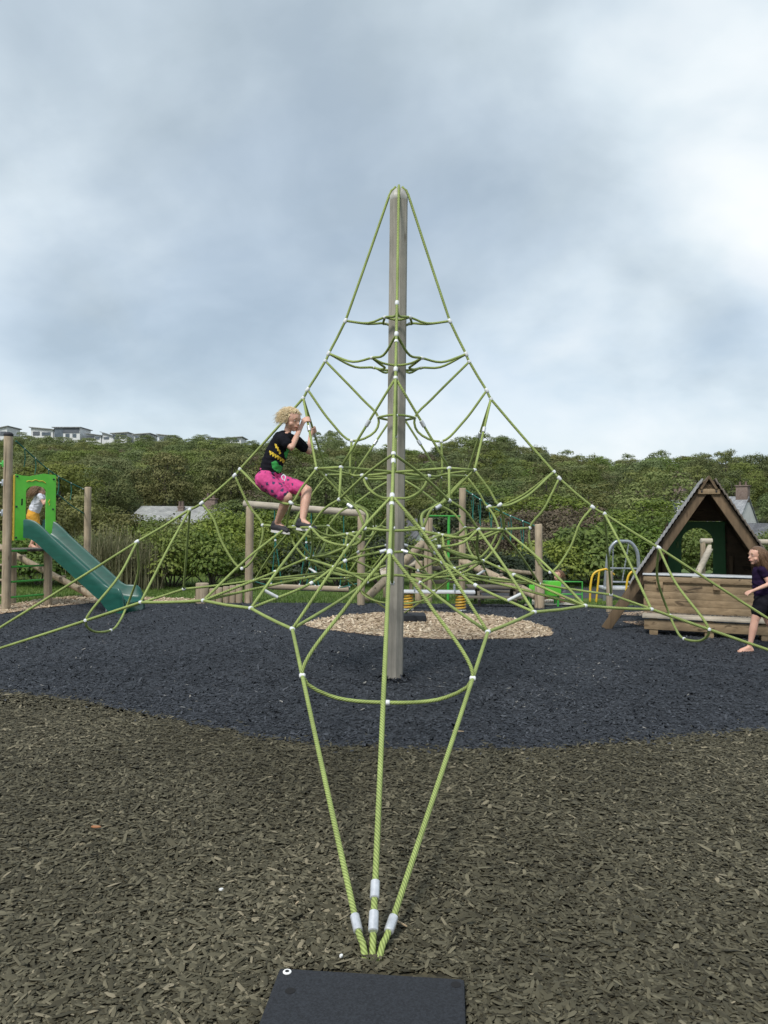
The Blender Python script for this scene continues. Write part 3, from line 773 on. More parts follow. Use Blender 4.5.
# ------------------------------------------------------------------ the climbing net
NETZ = 0.0
net = empty("climbing_net", (0, 0, 0), "green rope climbing pyramid stretched round a tall timber mast on black mulch", "climbing net")
def build_net():
    b = MB(); b.lathe([(.082, -.3), (.086, 0), (.0875, .5), (.087, 2.5), (.086, 4.50), (.083, 4.52), (.07, 4.53)], (0, 0, 0), 8, Matrix.Rotation(R(14), 3, "Z"))
    mast = b.build("mast", M["wood_mast"], net, angle=30)
    b = MB(); b.lathe([(.086, 4.50), (.089, 4.515), (.087, 4.54), (.062, 4.59), (.03, 4.62), (.012, 4.63)], (0, 0, 0), 8, Matrix.Rotation(R(14), 3, 'Z'))
    b.build("mast_cap", M["cap_white"], net)
    # a checking crack down the mast
    RR = .0112
    Xz = {'apex': (.088, 4.56), 'A': (.49, 3.37), 'B': (.645, 3.06), 'B2': (.675, 2.99), 'C': (.84, 2.72), 'C2': (.88, 2.64), 'E1': (1.47, 1.965), 'E2': (1.52, 1.905),
          'F1': (1.83, 1.64), 'F2': (1.94, 1.58), 'G': (2.44, 1.27), 'K': (4.42, .02)}
    def l(n): r, z = Xz[n]; return Vector((-r, 0, z))
    def f(n): r, z = Xz[n]; return Vector((0, -r, z + (.03 if .3 < r < 3 else 0)))
    V3 = lambda x, y, z: Vector((-x, -y, z))
    s1 = V3(.115, .115, 3.375); s2 = V3(.227, .227, 2.975)
    Pl, Pf = V3(.693, .457, 1.945), V3(.457, .693, 1.945)
    Vl, Vf = V3(.91, .45, 1.64), V3(.45, .91, 1.665)
    Sl, Sf = V3(.99, .20, 1.425), V3(.235, .99, 1.43)
    T_ = V3(.705, .705, 1.43); Wl, Wf = V3(1.25, 0, 1.44), V3(0, 1.25, 1.44)
    Xl, Xf = V3(1.44, 0, 1.03), V3(0, 1.44, 1.03)
    N1, N2, N3, N4 = V3(.638, 2.176, .78), V3(1.044, 1.527, .836), V3(1.527, 1.044, .836), V3(2.176, .638, .77)
    Kl, Kf = V3(4.40, .03, .02), V3(.03, 4.60, .02)
    N0l = N4.lerp(Kl, .242); N0f = N1.lerp(Kf, .242)
    Yf = V3(.37, .85, 1.285); H1 = V3(.80, .22, 1.14)
    Mf = V3(.225, .78, .98); Hp = V3(.50, .76, 1.10); Ml = V3(.62, .12, 1.0)
    D1 = V3(.66, 1.02, .985); D2 = V3(.40, .88, 1.16); Kc = V3(.09, .80, 1.24)
    X3l, X3f = V3(.42, 0, 2.24), V3(0, .42, 2.24)
    # (points, smooth?, kind, symmetric copies)
    quad = [([l('A'), s1 + Vector((-.16, .10, -.03)), s1, s1 + Vector((.10, -.16, -.03)), f('A')], 'net_rope'),
            ([l('B'), s2 + Vector((-.18, .11, -.015)), s2, s2 + Vector((.11, -.18, -.015)), f('B')], 'net_rope'),
            ([l('C2'), (l('C2') + Pl) / 2 + Vector((.0, -.0, .0)), Pl], 'net_rope'),
            ([f('C2'), Pf], 'net_rope'), ([Pl, Pf], 'net_rope'),
            ([l('E1'), l('E1').lerp(Vl, .55) + Vector((0, 0, -.07)), Vl, Vl.lerp(Pl, .5) + Vector((-.03, 0, -.03)), Pl], 'net_rope'),
            ([f('E1'), f('E1').lerp(Vf, .5) + Vector((0, 0, .02)), Vf], 'net_rope'), ([Vf, Pf], 'net_rope'),
            ([Vl, Vl.lerp(Sl, .5) + Vector((-.01, 0, .01)), Sl], 'net_rope'),
            ([Vf, Vf.lerp(Sf, .45) + Vector((.04, 0, .045)), Sf], 'net_rope'),
            ([Vf, Vf.lerp(T_, .5) + Vector((-.01, 0, .035)), T_], 'net_rope'),
            ([Wl, Sl, T_], 'net_rope'),
            ([Sf, Sf.lerp(Yf, .5) + Vector((.03, 0, -.035)), Yf, Yf.lerp(T_, .55) + Vector((-.03, 0, -.04)), T_], 'net_rope'),
            ([Sl, Sl.lerp(H1, .5) + Vector((-.02, 0, -.02)), H1, H1.lerp(T_, .5) + Vector((.03, 0, -.06)), T_], 'net_rope'),
            ([T_, T_.lerp(N2, .5) + Vector((0, 0, .015)), N2], 'net_rope'), ([Sl, Sl.lerp(N3, .5) + Vector((0, 0, .03)), N3], 'net_rope'),
            ([f('F1'), f('F1').lerp(N1, .35) + Vector((0, 0, .05)), N1], 'net_rope'), ([l('F2'), l('F2').lerp(N4, .4) + Vector((0, 0, .02)), N4], 'net_rope'),
            ([N2, D1, D2, Kc], 'net_rope'),
            ([N3, V3(1.03, .55, 1.04), H1, H1.lerp(Yf, .5) + Vector((0, 0, -.02)), Yf], 'net_rope'),
            ([N1, N1.lerp(Mf, .55) + Vector((0, 0, -.01)), Mf], 'net_rope'), ([Mf, Mf.lerp(Hp, .5) + Vector((0, 0, .01)), Hp, H1], 'net_rope'),
            ]
    I1 = V3(.30, .30, 1.90); J1 = V3(.42, .40, 1.37)
    quad += [([V3(.43, 0, 1.925), I1 + Vector((-.06, .10, .0)), I1, I1 + Vector((.10, -.06, 0)), V3(0, .43, 1.925)], 'cross_rope'),
             ([I1, V3(.24, .36, 1.78), V3(.12, .40, 1.70), Vf.lerp(Vector((-Vf.x, Vf.y, Vf.z)), .5) + Vector((0, .50, .03))], 'cross_rope'),
             ([Pl, V3(.55, .40, 1.80), V3(.42, .36, 1.66), V3(.30, .42, 1.60), V3(.235, .60, 1.55), Sf], 'cross_rope'),
             ([T_, V3(.58, .55, 1.36), J1, V3(.26, .26, 1.40), V3(.13, .12, 1.44)], 'cross_rope'),
             ([Sf, V3(.27, .72, 1.33), J1, V3(.72, .26, 1.33), Sl], 'cross_rope'),
             ([J1, V3(.44, .50, 1.22), Hp], 'cross_rope'),
             ([N3, V3(1.02, .46, .93), Ml], 'cross_rope'), ([D1, V3(.60, .85, 1.02), Hp], 'cross_rope'), ([H1, V3(.60, .20, 1.02), V3(.35, .16, .98), V3(.15, .08, .99)], 'cross_rope')]
    perim = [Kl, N4, N3, N2, N1, Kf]
    # ropes in the vertical planes of the edges: whole when mirrored in the plane itself
    planes_l = [([l('B2'), V3(.33, 0, 2.64), V3(.17, 0, 2.46), V3(.20, 0, 2.33), X3l, V3(.62, 0, 2.42), l('C')], 'rope_loop'),
                ([Pl, V3(.47, .10, 1.93), V3(.43, -.0, 1.925), V3(.47, -.10, 1.93), Vector((Pl.x, -Pl.y, Pl.z))], 'rope_loop'),
                ([X3l, V3(.43, 0, 2.08), V3(.43, 0, 1.925)], 'rope_loop'),
                ([l('E2'), V3(1.38, 0, 1.62), Wl, V3(1.28, 0, 1.22), Xl, V3(1.62, 0, 1.25), V3(1.72, 0, 1.50), l('F1')], 'rope_loop'),
                ([l('G'), l('G').lerp(N0l, .45) + Vector((.05, -.03, 0)), N0l, V3(2.72, .34, .475), V3(2.68, 0, .43), V3(2.72, -.34, .475), Vector((N0l.x, -N0l.y, N0l.z)), Vector((l('G').lerp(N0l, .45).x + .05, -(l('G').lerp(N0l, .45).y - .03), l('G').lerp(N0l, .45).z)), l('G')], 'rope_loop'),
                ([s2, V3(.16, .13, 2.94), V3(.115, 0, 2.93), V3(.16, -.13, 2.94), Vector((s2.x, -s2.y, s2.z))], 'rope_loop'),
                ([s1, V3(.135, 0, 3.345), Vector((s1.x, -s1.y, s1.z))], 'rope_loop'),
                ([Ml, V3(.50, 0, .985), Vector((Ml.x, -Ml.y, Ml.z))], 'rope_loop')]
    planes_f = [([f('B2'), V3(0, .33, 2.66), V3(0, .17, 2.46), V3(0, .20, 2.33), X3f, V3(0, .62, 2.44), f('C')], 'rope_loop'),
                ([Pf, V3(.10, .47, 1.93), V3(0, .43, 1.925), V3(-.10, .47, 1.93), Vector((-Pf.x, Pf.y, Pf.z))], 'rope_loop'),
                ([X3f, V3(0, .43, 2.08), V3(0, .43, 1.925)], 'rope_loop'),
                ([f('E2'), V3(0, 1.38, 1.64), Wf, V3(0, 1.28, 1.22), Xf, V3(0, 1.62, 1.25), V3(0, 1.72, 1.52), f('F1')], 'rope_loop'),
                ([f('G'), f('G').lerp(N0f, .45) + Vector((-.03, .05, 0)), N0f, V3(.34, 2.72, .475), V3(0, 2.68, .43), V3(-.34, 2.72, .475), Vector((-N0f.x, N0f.y, N0f.z)), Vector((-(f('G').lerp(N0f, .45).x - .03), f('G').lerp(N0f, .45).y + .05, f('G').lerp(N0f, .45).z)), f('G')], 'rope_loop'),
                ([s2, V3(.13, .16, 2.94), V3(0, .115, 2.93), V3(-.13, .16, 2.94), Vector((-s2.x, s2.y, s2.z))], 'rope_loop'),
                ([s1, V3(0, .135, 3.345), Vector((-s1.x, s1.y, s1.z))], 'rope_loop'),
                ([Sf, V3(0, 1.0, 1.415), Vector((-Sf.x, Sf.y, Sf.z))], 'rope_loop'),
                ([Kc, V3(0, .82, 1.235), Vector((-Kc.x, Kc.y, Kc.z))], 'rope_loop'),
                ([Mf, V3(.10, .72, 1.03), V3(0, .70, 1.035), V3(-.10, .72, 1.03), Vector((-Mf.x, Mf.y, Mf.z))], 'rope_loop')]
    G4 = [(1, 1), (-1, 1), (1, -1), (-1, -1)]
    def refl(p, s): return Vector((p.x * s[0], p.y * s[1], p.z))
    def rope(pts, name, r=RR, n=8):
        mb = MB(); P = smooth_path(pts, .05)
        # slack: lengths of rope are never quite true
        mb.tube(P, r, n)
        return mb.build(name, M["rope_green"], net, angle=180)
    for s in G4:
        for pts, nm in quad: rope([refl(p, s) for p in pts], nm)
    for pts, nm in planes_l:
        for sx in (1, -1): rope([refl(p, (sx, 1)) for p in pts], nm)
    for pts, nm in planes_f:
        for sy in (1, -1): rope([refl(p, (1, sy)) for p in pts], nm)
    # a ring round the mast at the third level
    rope([Vector((.17 * math.cos(a), .17 * math.sin(a), 2.46 + .004 * math.sin(3 * a))) for a in np.linspace(0, 2 * math.pi, 25)], 'mast_ring')
    # straight-sided perimeter: taut between clamps
    def taut(pts, name, r=RR):
        P = []
        for a, b2 in zip(pts[:-1], pts[1:]):
            n = max(2, int((b2 - a).length / .25))
            for i in range(n): P.append(a.lerp(b2, i / n) + Vector((0, 0, -.006 * math.sin(math.pi * i / n))))
        P.append(pts[-1]); mb = MB(); mb.tube(P, r, 8); return mb.build(name, M["rope_green"], net, angle=180)
    def sub_end(pts, perp, k0):
        """bend the last bit into the ground towards a common eye, feet k0 apart"""
        return pts
    clamps = []; ferr = []
    for s in G4:
        pp = [refl(p, s) for p in perim]
        # the last stretch bends down into the surfacing
        def foot(node, K, off):
            d = (K - node).normalized(); h = Vector((d.x, d.y, 0)).normalized()
            q = K - d * .125 + off * 1.25
            return [q, K - d * .06 + off * .95 + Vector((0, 0, -.002)), K + off * .55 + Vector((0, 0, -.05))], q, d
        sideL = Vector((0, s[1] * -.021, 0)); sideF = Vector((s[0] * -.021, 0, 0))
        K1 = Vector((pp[0].x, 0, .03)); K2 = Vector((0, pp[5].y, .03))
        fa, q1, d1 = foot(pp[1], K1, sideL); fb, q2, d2 = foot(pp[4], K2, sideF)
        taut(list(reversed(fa)) + pp[1:5] + fb, 'perimeter_rope', 0.0120)
        ferr += [(q1 - d1 * .02, d1, .07), (q2 - d2 * .02, d2, .07)]
    for ax in (Vector((-1, 0, 0)), Vector((1, 0, 0)), Vector((0, -1, 0)), Vector((0, 1, 0))):
        fr = abs(ax.y) > .5
        pts = []
        for n in ('apex', 'A', 'B', 'B2', 'C', 'C2', 'E1', 'E2', 'F1', 'F2', 'G'):
            r, z = Xz[n]; pts.append(ax * r + Vector((0, 0, z + (.03 if fr and .3 < r < 3 else 0))))
        K = ax * (4.60 if fr else 4.40) + Vector((0, 0, .03)); G = pts[-1]; d = (K - G).normalized()
        pts += [K - d * .12, K + Vector((0, 0, -.06))]
        taut([ax * .03 + Vector((0, 0, 4.635)), ax * .07 + Vector((0, 0, 4.60))] + pts, 'edge_rope', 0.0120)
        ferr += [(K - d * .245, d, .07), (K - d * .125, d, .075)]
        for n, m in (('A', 'B'), ('B', 'A'), ('C', 'B2'), ('E2', 'E1'), ('F1', 'E2'), ('G', 'F2')):
            r, z = Xz[n]; r2, z2 = Xz[m]; off = (.03 if fr else 0)
            p = ax * r + Vector((0, 0, z + off)); q = ax * r2 + Vector((0, 0, z2 + off)); clamps.append((p, (p - q).normalized(), .05, .0185))
        for n in ('B2', 'C2', 'E1', 'F2'):
            r, z = Xz[n]; p = ax * r + Vector((0, 0, z + (.03 if fr else 0))); clamps.append((p, (p - Vector((0, 0, 4.4))).normalized(), .032, .0185))
    base = [(I1, Vector((1, -1, 0))), (J1, Vector((1, -1, 0))), (D1, D1 - D2), (Ml, Vector((0, 1, 0))), (s1, Vector((1, -1, 0))), (s2, Vector((1, -1, 0))), (Pl, Pl - Pf), (Pf, Pl - Pf), (Vl, l('E1') - Pl), (Vf, f('E1') - Vf), (Sl, Vector((1, -.6, 0))), (Sf, Vector((1, .1, 0))),
            (T_, Vector((1, -1, 0))), (N1, N1 - N2), (N2, N2 - N3), (N3, N2 - N3), (N4, N4 - N3), (N0l, Vector((0, 1, 0))), (N0f, Vector((1, 0, 0))), (Yf, Vector((1, -.2, 0))), (H1, Vector((.5, -.5, 0))),
            (Mf, Vector((1, -.3, .3))), (Hp, Vector((1, .3, 0))), (D2, D2 - D1), (Kc, Vector((1, .2, 0))), (V3(1.03, .55, 1.04), Vector((1, -.6, .1))), (Vl.lerp(l('E1'), .02), Vl - l('E1'))]
    for p, d in base:
        for s in G4: clamps.append((refl(p, s), refl(d.normalized(), s), .036, .0165))
    for p, d in ((Wl, Vector((0, 1, 0))), (Xl, Vector((0, 1, 0))), (X3l, Vector((1, 0, 0))), (V3(.17, 0, 2.46), Vector((0, 1, 0))), (V3(2.68, 0, .43), Vector((0, 1, 0)))):
        for sx in (1, -1): clamps.append((refl(p, (sx, 1)), d, .034, .0165))
    for p, d in ((Wf, Vector((1, 0, 0))), (Xf, Vector((1, 0, 0))), (X3f, Vector((0, 1, 0))), (V3(0, .17, 2.46), Vector((1, 0, 0))), (V3(0, 2.68, .43), Vector((1, 0, 0)))):
        for sy in (1, -1): clamps.append((refl(p, (1, sy)), d, .034, .0165))
    for s in G4:      # long crimped sleeves half way along some ropes
        a, b2 = refl(l('C2'), s), refl(Pl, s); ferr.append((a.lerp(b2, .45), (b2 - a).normalized(), .06))
        a, b2 = refl(f('C2'), s), refl(Pf, s); ferr.append((a.lerp(b2, .5), (b2 - a).normalized(), .06))
        a, b2 = refl(D2, s), refl(Kc, s); ferr.append((b2, (b2 - a).normalized(), .06))
        a, b2 = refl(Vf, s), refl(Sf, s); ferr.append((a.lerp(b2, .42) + Vector((0, 0, .045)), (b2 - a + Vector((0, 0, .10))).normalized(), .055))
        # white spacer tubes between two ropes near the perimeter
    def sleeve(mb, p, d, L, r):
        Mx = d.to_track_quat('Z', 'Y').to_matrix()
        mb.lathe([(r * .80, -L / 2), (r, -L / 2 + .003), (r, L / 2 - .003), (r * .80, L / 2)], p, 14, Mx)
    for p, d, L in ferr:
        mb = MB(); sleeve(mb, p, d, L, .0175); mb.build("rope_ferrule", M["alu"], net)
    def tpt(a, b2, t): return a.lerp(b2, t)
    for s in G4:
        a = refl(tpt(N2, T_, .20), s); b2 = refl(tpt(N2, D1, .42), s)
        mb = MB(); mb.tube([a, b2], .0135, 10); mb.build("spacer_tube", M["plastic_white"], net)
    def cm(mb, p, d, L, r):
        Mx = d.to_track_quat('Z', 'Y').to_matrix()
        mb.lathe([(r * .55, -L / 2), (r * .92, -L * .36), (r, -L * .1), (r, L * .1), (r * .92, L * .36), (r * .55, L / 2)], p, 12, Mx)
    clamps.sort(key=lambda c: (c[0] - CAM).length)
    for p, d, L, r in clamps[:98]:
        mb = MB(); cm(mb, p, d, L, r); mb.build("rope_clamp", M["plastic_white"], net)
    mb = MB()
    for p, d, L, r in clamps[98:]: cm(mb, p, d, L, r)
    o = mb.build("rope_clamp", M["plastic_white"], net); o["kind"] = "stuff"
build_net()

# ------------------------------------------------------------------ rubber anchor mats
def anchor_mat(c, size, rotz, th, label, plugs):
    Mz = Matrix.Rotation(rotz, 3, 'Z'); e = empty("rubber_mat", (c[0], c[1], 0), label, "rubber mat")
    b = MB(); b.box((c[0], c[1], .012 + th / 2), (size[0], size[1], th), Mz, .008); b.build("slab", M["mat_rubber"], e)
    for (u, v, white) in plugs:
        p = Vector((c[0], c[1], .012 + th)) + Mz @ Vector((u * size[0], v * size[1], 0))
        b = MB()
        if white: b.lathe([(.014, -.004), (.014, .002), (.012, .004), (.0075, .004), (.006, .001), (.004, .001)], p, 16); pg = b.build("plug", M["plug_white"], e); b = MB(); b.lathe([(.0062, .0015), (.0062, .0046), (.003, .0047)], p, 12); b.build("plug_hole", M["mat_rubber"], pg)
        else:
            pr = [(.016, -.004), (.016, .0012), (.013, .0016)]
            b.lathe(pr, p, 14); b.build("fixing_hole", M["black_hole"], e)
    return e
a = gr(281, 968, .04); b_ = gr(463, 979, .04)
d = (b_ - a); rz = math.atan2(d.y, d.x); w = d.length
c = a + Matrix.Rotation(rz, 3, 'Z') @ Vector((w / 2, -.30, 0))
anchor_mat(c, (w * 1.015, .60), rz, .03, "black rubber mat in the near foreground with a white plug in its corner", [(-.45, .46, True), (.455, .44, False), (-.40, .30, False)])
anchor_mat((.20, 4.24), (.40, .42), .04, .10, "small dark rubber mat lying on the wood chips behind the mast", [])
# ------------------------------------------------------------------ left: play tower with slide
def CY(D): return CAM.y + D
def post(name, a, b, r, mat, parent, bev=.014): 
    mb = MB(); mb.log(a, b, r, 18, bev); return mb.build(name, mat, parent)
def tower():
    p1 = gr(6, 610.5); p1t = at(8.5, 436, p1.y)
    e = empty("play_tower", (p1.x, p1.y, 0), "timber play tower at left with a bright green arched panel and green rungs", "play tower")
    post("post", p1 - Vector((0, 0, .3)), p1t, .068, M["wood_post"], e)
    mb = MB(); mb.lathe([(.07, 0), (.074, .01), (.074, .03), (.05, .055), (.01, .065)], p1t, 16); mb.build("post_cap", M["shoe_dark"], e)
    p3 = gr(48, 606.5); post("post", p3 - Vector((0, 0, .3)), at(48, 541, p3.y), .066, M["wood_post"], e)
    # second pair of posts behind, carrying the deck
    q1 = p1 + Vector((-.40, .95, 0)); post("post", q1 - Vector((0, 0, .3)), q1 + Vector((0, 0, .92)), .066, M["wood_post"], e)
    # post off the left side that the ladder rungs run to
    p0 = p1 + Vector((-.95, -.15, 0)); post("post", p0 - Vector((0, 0, .3)), p0 + Vector((0, 0, 2.7)), .068, M["wood_post"], e)
    # the panel between posts, arch opening cut through
    A = at(13.5, 520, p1.y + .02); B = at(55, 520, p3.y - .10)
    ux = Vector((B.x - A.x, B.y - A.y, 0)); W = ux.length; ux.normalize(); nz = Vector((ux.y, -ux.x, 0))
    zt = at(38, 474, (A.y + B.y) / 2).z; zb = at(38, 540, (A.y + B.y) / 2).z; H = zt - zb
    top = [(W, H * .97), (W * .985, H), (W * .86, H * 1.0), (W * .70, H * 1.012), (W * .52, H * .985), (W * .36, H * .962), (W * .18, H * .965), (W * .03, H * .985), (0, H * .97)]
    ow0, ow1 = W * .27, W * .76; hb = .05 * H; ht = .82 * H
    mid = (ow0 + ow1) / 2; hw = (ow1 - ow0) / 2
    arch = [(mid + hw * math.cos(t), ht - hw * .62 + hw * .62 * math.sin(t)) for t in np.linspace(0, math.pi, 13)]
    # outline as one polygon with the doorway open at the bottom
    outline = [(0, 0), (ow0, 0), (ow0, hb)] + list(reversed(arch)) + [(ow1, hb), (ow1, 0), (W, 0)] + top
    T = Matrix((ux, Vector((0, 0, 1)), nz)).transposed().to_4x4(); T.translation = Vector((A.x, A.y, zb))
    mb = MB(); mb.prism(outline, T, .02)
    bm_face = mb.build("green_panel", M["panel_green"], e, smooth=False)
    tri(bm_face)
    Ty = T.copy(); Ty.translation = T.translation - nz * .008
    mb = MB(); mb.prism([(-.012, -.005), (.006, -.005), (.006, H * .975), (-.012, H * .96)], Ty, .034); mb.build("yellow_edge", M["panel_yellow"], e, smooth=False)
    for u, v in ((.06, .95), (.94, .93), (.05, .50), (.93, .47), (.05, .04), (.93, .06)):
        mb = MB(); mb.lathe([(.016, -.002), (.016, .008), (.010, .012)], T @ Vector((u * W, v * H, .02)), 10, Matrix((ux, Vector((0, 0, 1)), nz)).transposed()); mb.build("bolt", M["shoe_dark"], e)
    mb = MB()          # hand slot and engraved yellow swirl above the arch
    mb.prism([(.16 * W, .52 * H), (.195 * W, .52 * H), (.20 * W, .62 * H), (.165 * W, .62 * H)], T @ Matrix.Translation((0, 0, .0165)), .0045); mb.build("hand_slot", M["black_hole"], e, smooth=False)
    mb = MB(); P = [T @ Vector((W * (.28 + .46 * t), H * (.875 + .028 * math.sin(t * math.pi) + .008 * math.sin(t * 17)), .021)) for t in np.linspace(0, 1, 28)]
    mb.tube(P, .009, 6)
    P = [T @ Vector((W * (.83 + .018 * math.sin(t * 9)), H * (.53 + .09 * t), .021)) for t in np.linspace(0, 1, 12)]; mb.tube(P, .007, 6)
    mb.build("engraved_swirl", M["panel_yellow"], e)
    # deck and rungs
    zd = zb + .045 * H
    mb = MB(); c = (A + B) / 2; mb.beam(Vector((A.x, A.y, .945)) - nz * .50, Vector((B.x + .05, B.y, .945)) - nz * .50, .80, .035); mb.build("deck", M["wood_old_x"], e)
    for yy in (551, 567, 582, 597.5):
        za = at(9, yy, p1.y).z
        a = Vector((p1.x + .06, p1.y + .02, za)); b = Vector((p3.x - .05, p3.y - .01, za - .005))
        mb = MB(); mb.tube([a, b], .017, 10); mb.build("rung", M["paint_green"], e)
        a = Vector((p0.x + .06, p0.y, za + .03)); b = Vector((p1.x - .06, p1.y, za + .03))
        mb = MB(); mb.tube([a, b], .02, 10); mb.build("rung", M["wood_log_x"], e)
    for yy, m_ in ((464, "paint_green"), (483, "steel_grey"), (513, "steel_grey")):
        za = at(4, yy, p1.y).z
        mb = MB(); mb.tube([(p0.x, p0.y, za), (p1.x - .05, p1.y, za)], .022, 10); mb.lathe([(.03, -.05), (.032, -.045), (.032, .05), (.028, .055)], (p1.x - .06, p1.y - .02, za), 12); mb.build("rung", M[m_], e)
    # slanting climbing log behind the slide
    a = at(-14, 540, CY(13.75)); b = at(96, 598, CY(14.1))
    mb = MB(); mb.log(a, b, .058, 14); mb.build("climbing_log", M["wood_post"], e)
    for t in (.32, .5, .68, .85):
        p = a.lerp(b, t) + Vector((0, 0, .05)); mb = MB(); mb.beam(p - Vector((0, .14, 0)), p + Vector((0, .14, 0)), .05, .035); mb.build("foothold", M["wood_post"], e)
    # second upright at the end of the rope
    p2 = gr(86.5, 597.5); post("post", p2 - Vector((0, 0, .3)), at(88, 487, p2.y), .062, M["wood_post"], e)
    # rope handrail with knotted droppers from the tall post down to it
    s = at(16, 441, p1.y); t = at(85, 490, p2.y); m_ = s.lerp(t, .5) + Vector((0, 0, -.10))
    P = smooth_path([s, m_, t], .08); mb = MB(); mb.tube(P, .011, 6); rp = mb.build("handrail_rope", M["rope_teal"], e)
    mb = MB(); mw = MB()
    for f_, L in ((.13, .30), (.29, .26), (.45, .2), (.62, .30), (.80, .30), (.97, .10)):
        p = P[int(f_ * (len(P) - 1))]; mw.sphere(p, .016, 1)
        if f_ < .95: mb.tube(smooth_path([p, p + Vector((.0, .03, -L * .5)), p + Vector((-.015, .02, -L))], .06), .009, 6)
    mb.build("rope_dropper", M["rope_teal"], e); mw.build("rope_clip", M["plastic_white"], e)
    P2 = smooth_path([at(57, 494, p3.y), at(72, 506, p3.y + .8), t + Vector((0, .02, -.45))], .1); mb = MB(); mb.tube(P2, .010, 6); mb.build("handrail_rope", M["rope_teal"], e)
    return A, B, nz, ux, zd
def tri(o):
    bm = bmesh.new(); bm.from_mesh(o.data)
    bmesh.ops.triangulate(bm, faces=[f for f in bm.faces if len(f.verts) > 4], ngon_method='EAR_CLIP')
    bm.to_mesh(o.data); bm.free()
A_, B_, NZ_, UX_, ZD_ = tower()

def slide():
    c0 = (A_ + B_) / 2; c0.z = ZD_ + .04
    end = at(127, 604, CY(12.1)); end.z = .13
    h = Vector((end.x - c0.x, end.y - c0.y, 0)); L = h.length; h.normalize(); w = Vector((h.y, -h.x, 0)) * -1   # w: to the far side
    e = empty("slide", (end.x, end.y, 0), "teal plastic slide running down from the green panel to the black mulch", "slide")
    H = c0.z
    prof = [(-.02, H), (.10, H - .012), (.24, H - .09)]
    n = 14
    for i in range(1, n + 1):
        t = i / n; prof.append((.24 + (L - .24 - .36) * t, (H - .09) + (.285 - (H - .09)) * t))
    prof += [(L - .22, .215), (L - .08, .19), (L + .05, .18), (L + .13, .16)]
    P = smooth_path([Vector((s, 0, z)) for s, z in prof], .05)
    # cross-section (y across, z up); closed shell
    def section(wall, hw):
        pts = [(-hw, -.05), (-hw - .012, wall * .5), (-hw - .022, wall - .02), (-hw - .010, wall), (-hw + .018, wall), (-hw + .030, wall - .02), (-hw + .045, .06), (-hw + .085, .012), (-.06, .0), (.06, .0), (hw - .085, .012), (hw - .045, .06), (hw - .030, wall - .02), (hw - .018, wall), (hw + .010, wall), (hw + .022, wall - .02), (hw + .012, wall * .5), (hw, -.05), (hw - .05, -.055), (-hw + .05, -.055)]
        return pts
    vs = []; fs = []; k = 20
    for i, p in enumerate(P):
        q0 = P[max(0, i - 1)]; q1 = P[min(len(P) - 1, i + 1)]; t = (q1 - q0).normalized(); up = Vector((-t.z, 0, t.x))
        if i > len(P) * .86: up = up.lerp(Vector((0, 0, 1)), .7).normalized()
        s = p.x / L
        wall = .20 + .05 * math.exp(-((s - .02) / .10) ** 2) + .015 * min(1, max(0, (s - .86) / .1)) - .16 * max(0, (s - 1.0) / .065) ** 2
        hw = .26 + .04 * max(0, (s - .8) / .2) ** 1.5
        for (yy, zz) in section(wall, hw):
            loc = Vector((p.x, yy, p.z)) + up * zz
            if zz < -.04 and s > .80: k_ = min(1, (s - .80) / .14); k_ = k_ * k_ * (3 - 2 * k_); loc.z = loc.z * (1 - k_) + .012 * k_
            loc.z = max(loc.z, .012)
            vs.append(Vector((c0.x, c0.y, 0)) + h * loc.x + w * loc.y + Vector((0, 0, loc.z)))
    for i in range(len(P) - 1):
        for j in range(k): fs.append((i * k + j, i * k + (j + 1) % k, (i + 1) * k + (j + 1) % k, (i + 1) * k + j))
    fs.append(tuple(range(k))); fs.append(tuple((len(P) - 1) * k + j for j in range(k)))
    mb = MB(); mb.add(vs, fs); o = mb.build("chute", M["slide_teal"], e, angle=50); tri(o)
    # legs and plate under the run-out
    b = MB(); q = Vector((c0.x, c0.y, 0)) + h * (L - .25); b.log(q + w * .16 - Vector((0, 0, .2)), q + w * .16 + Vector((0, 0, .20)), .025, 10, .004); b.build("leg", M["steel_grey"], e)
    b = MB(); b.log(q - w * .16 - Vector((0, 0, .2)), q - w * .16 + Vector((0, 0, .20)), .025, 10, .004); b.build("leg", M["steel_grey"], e)
slide()

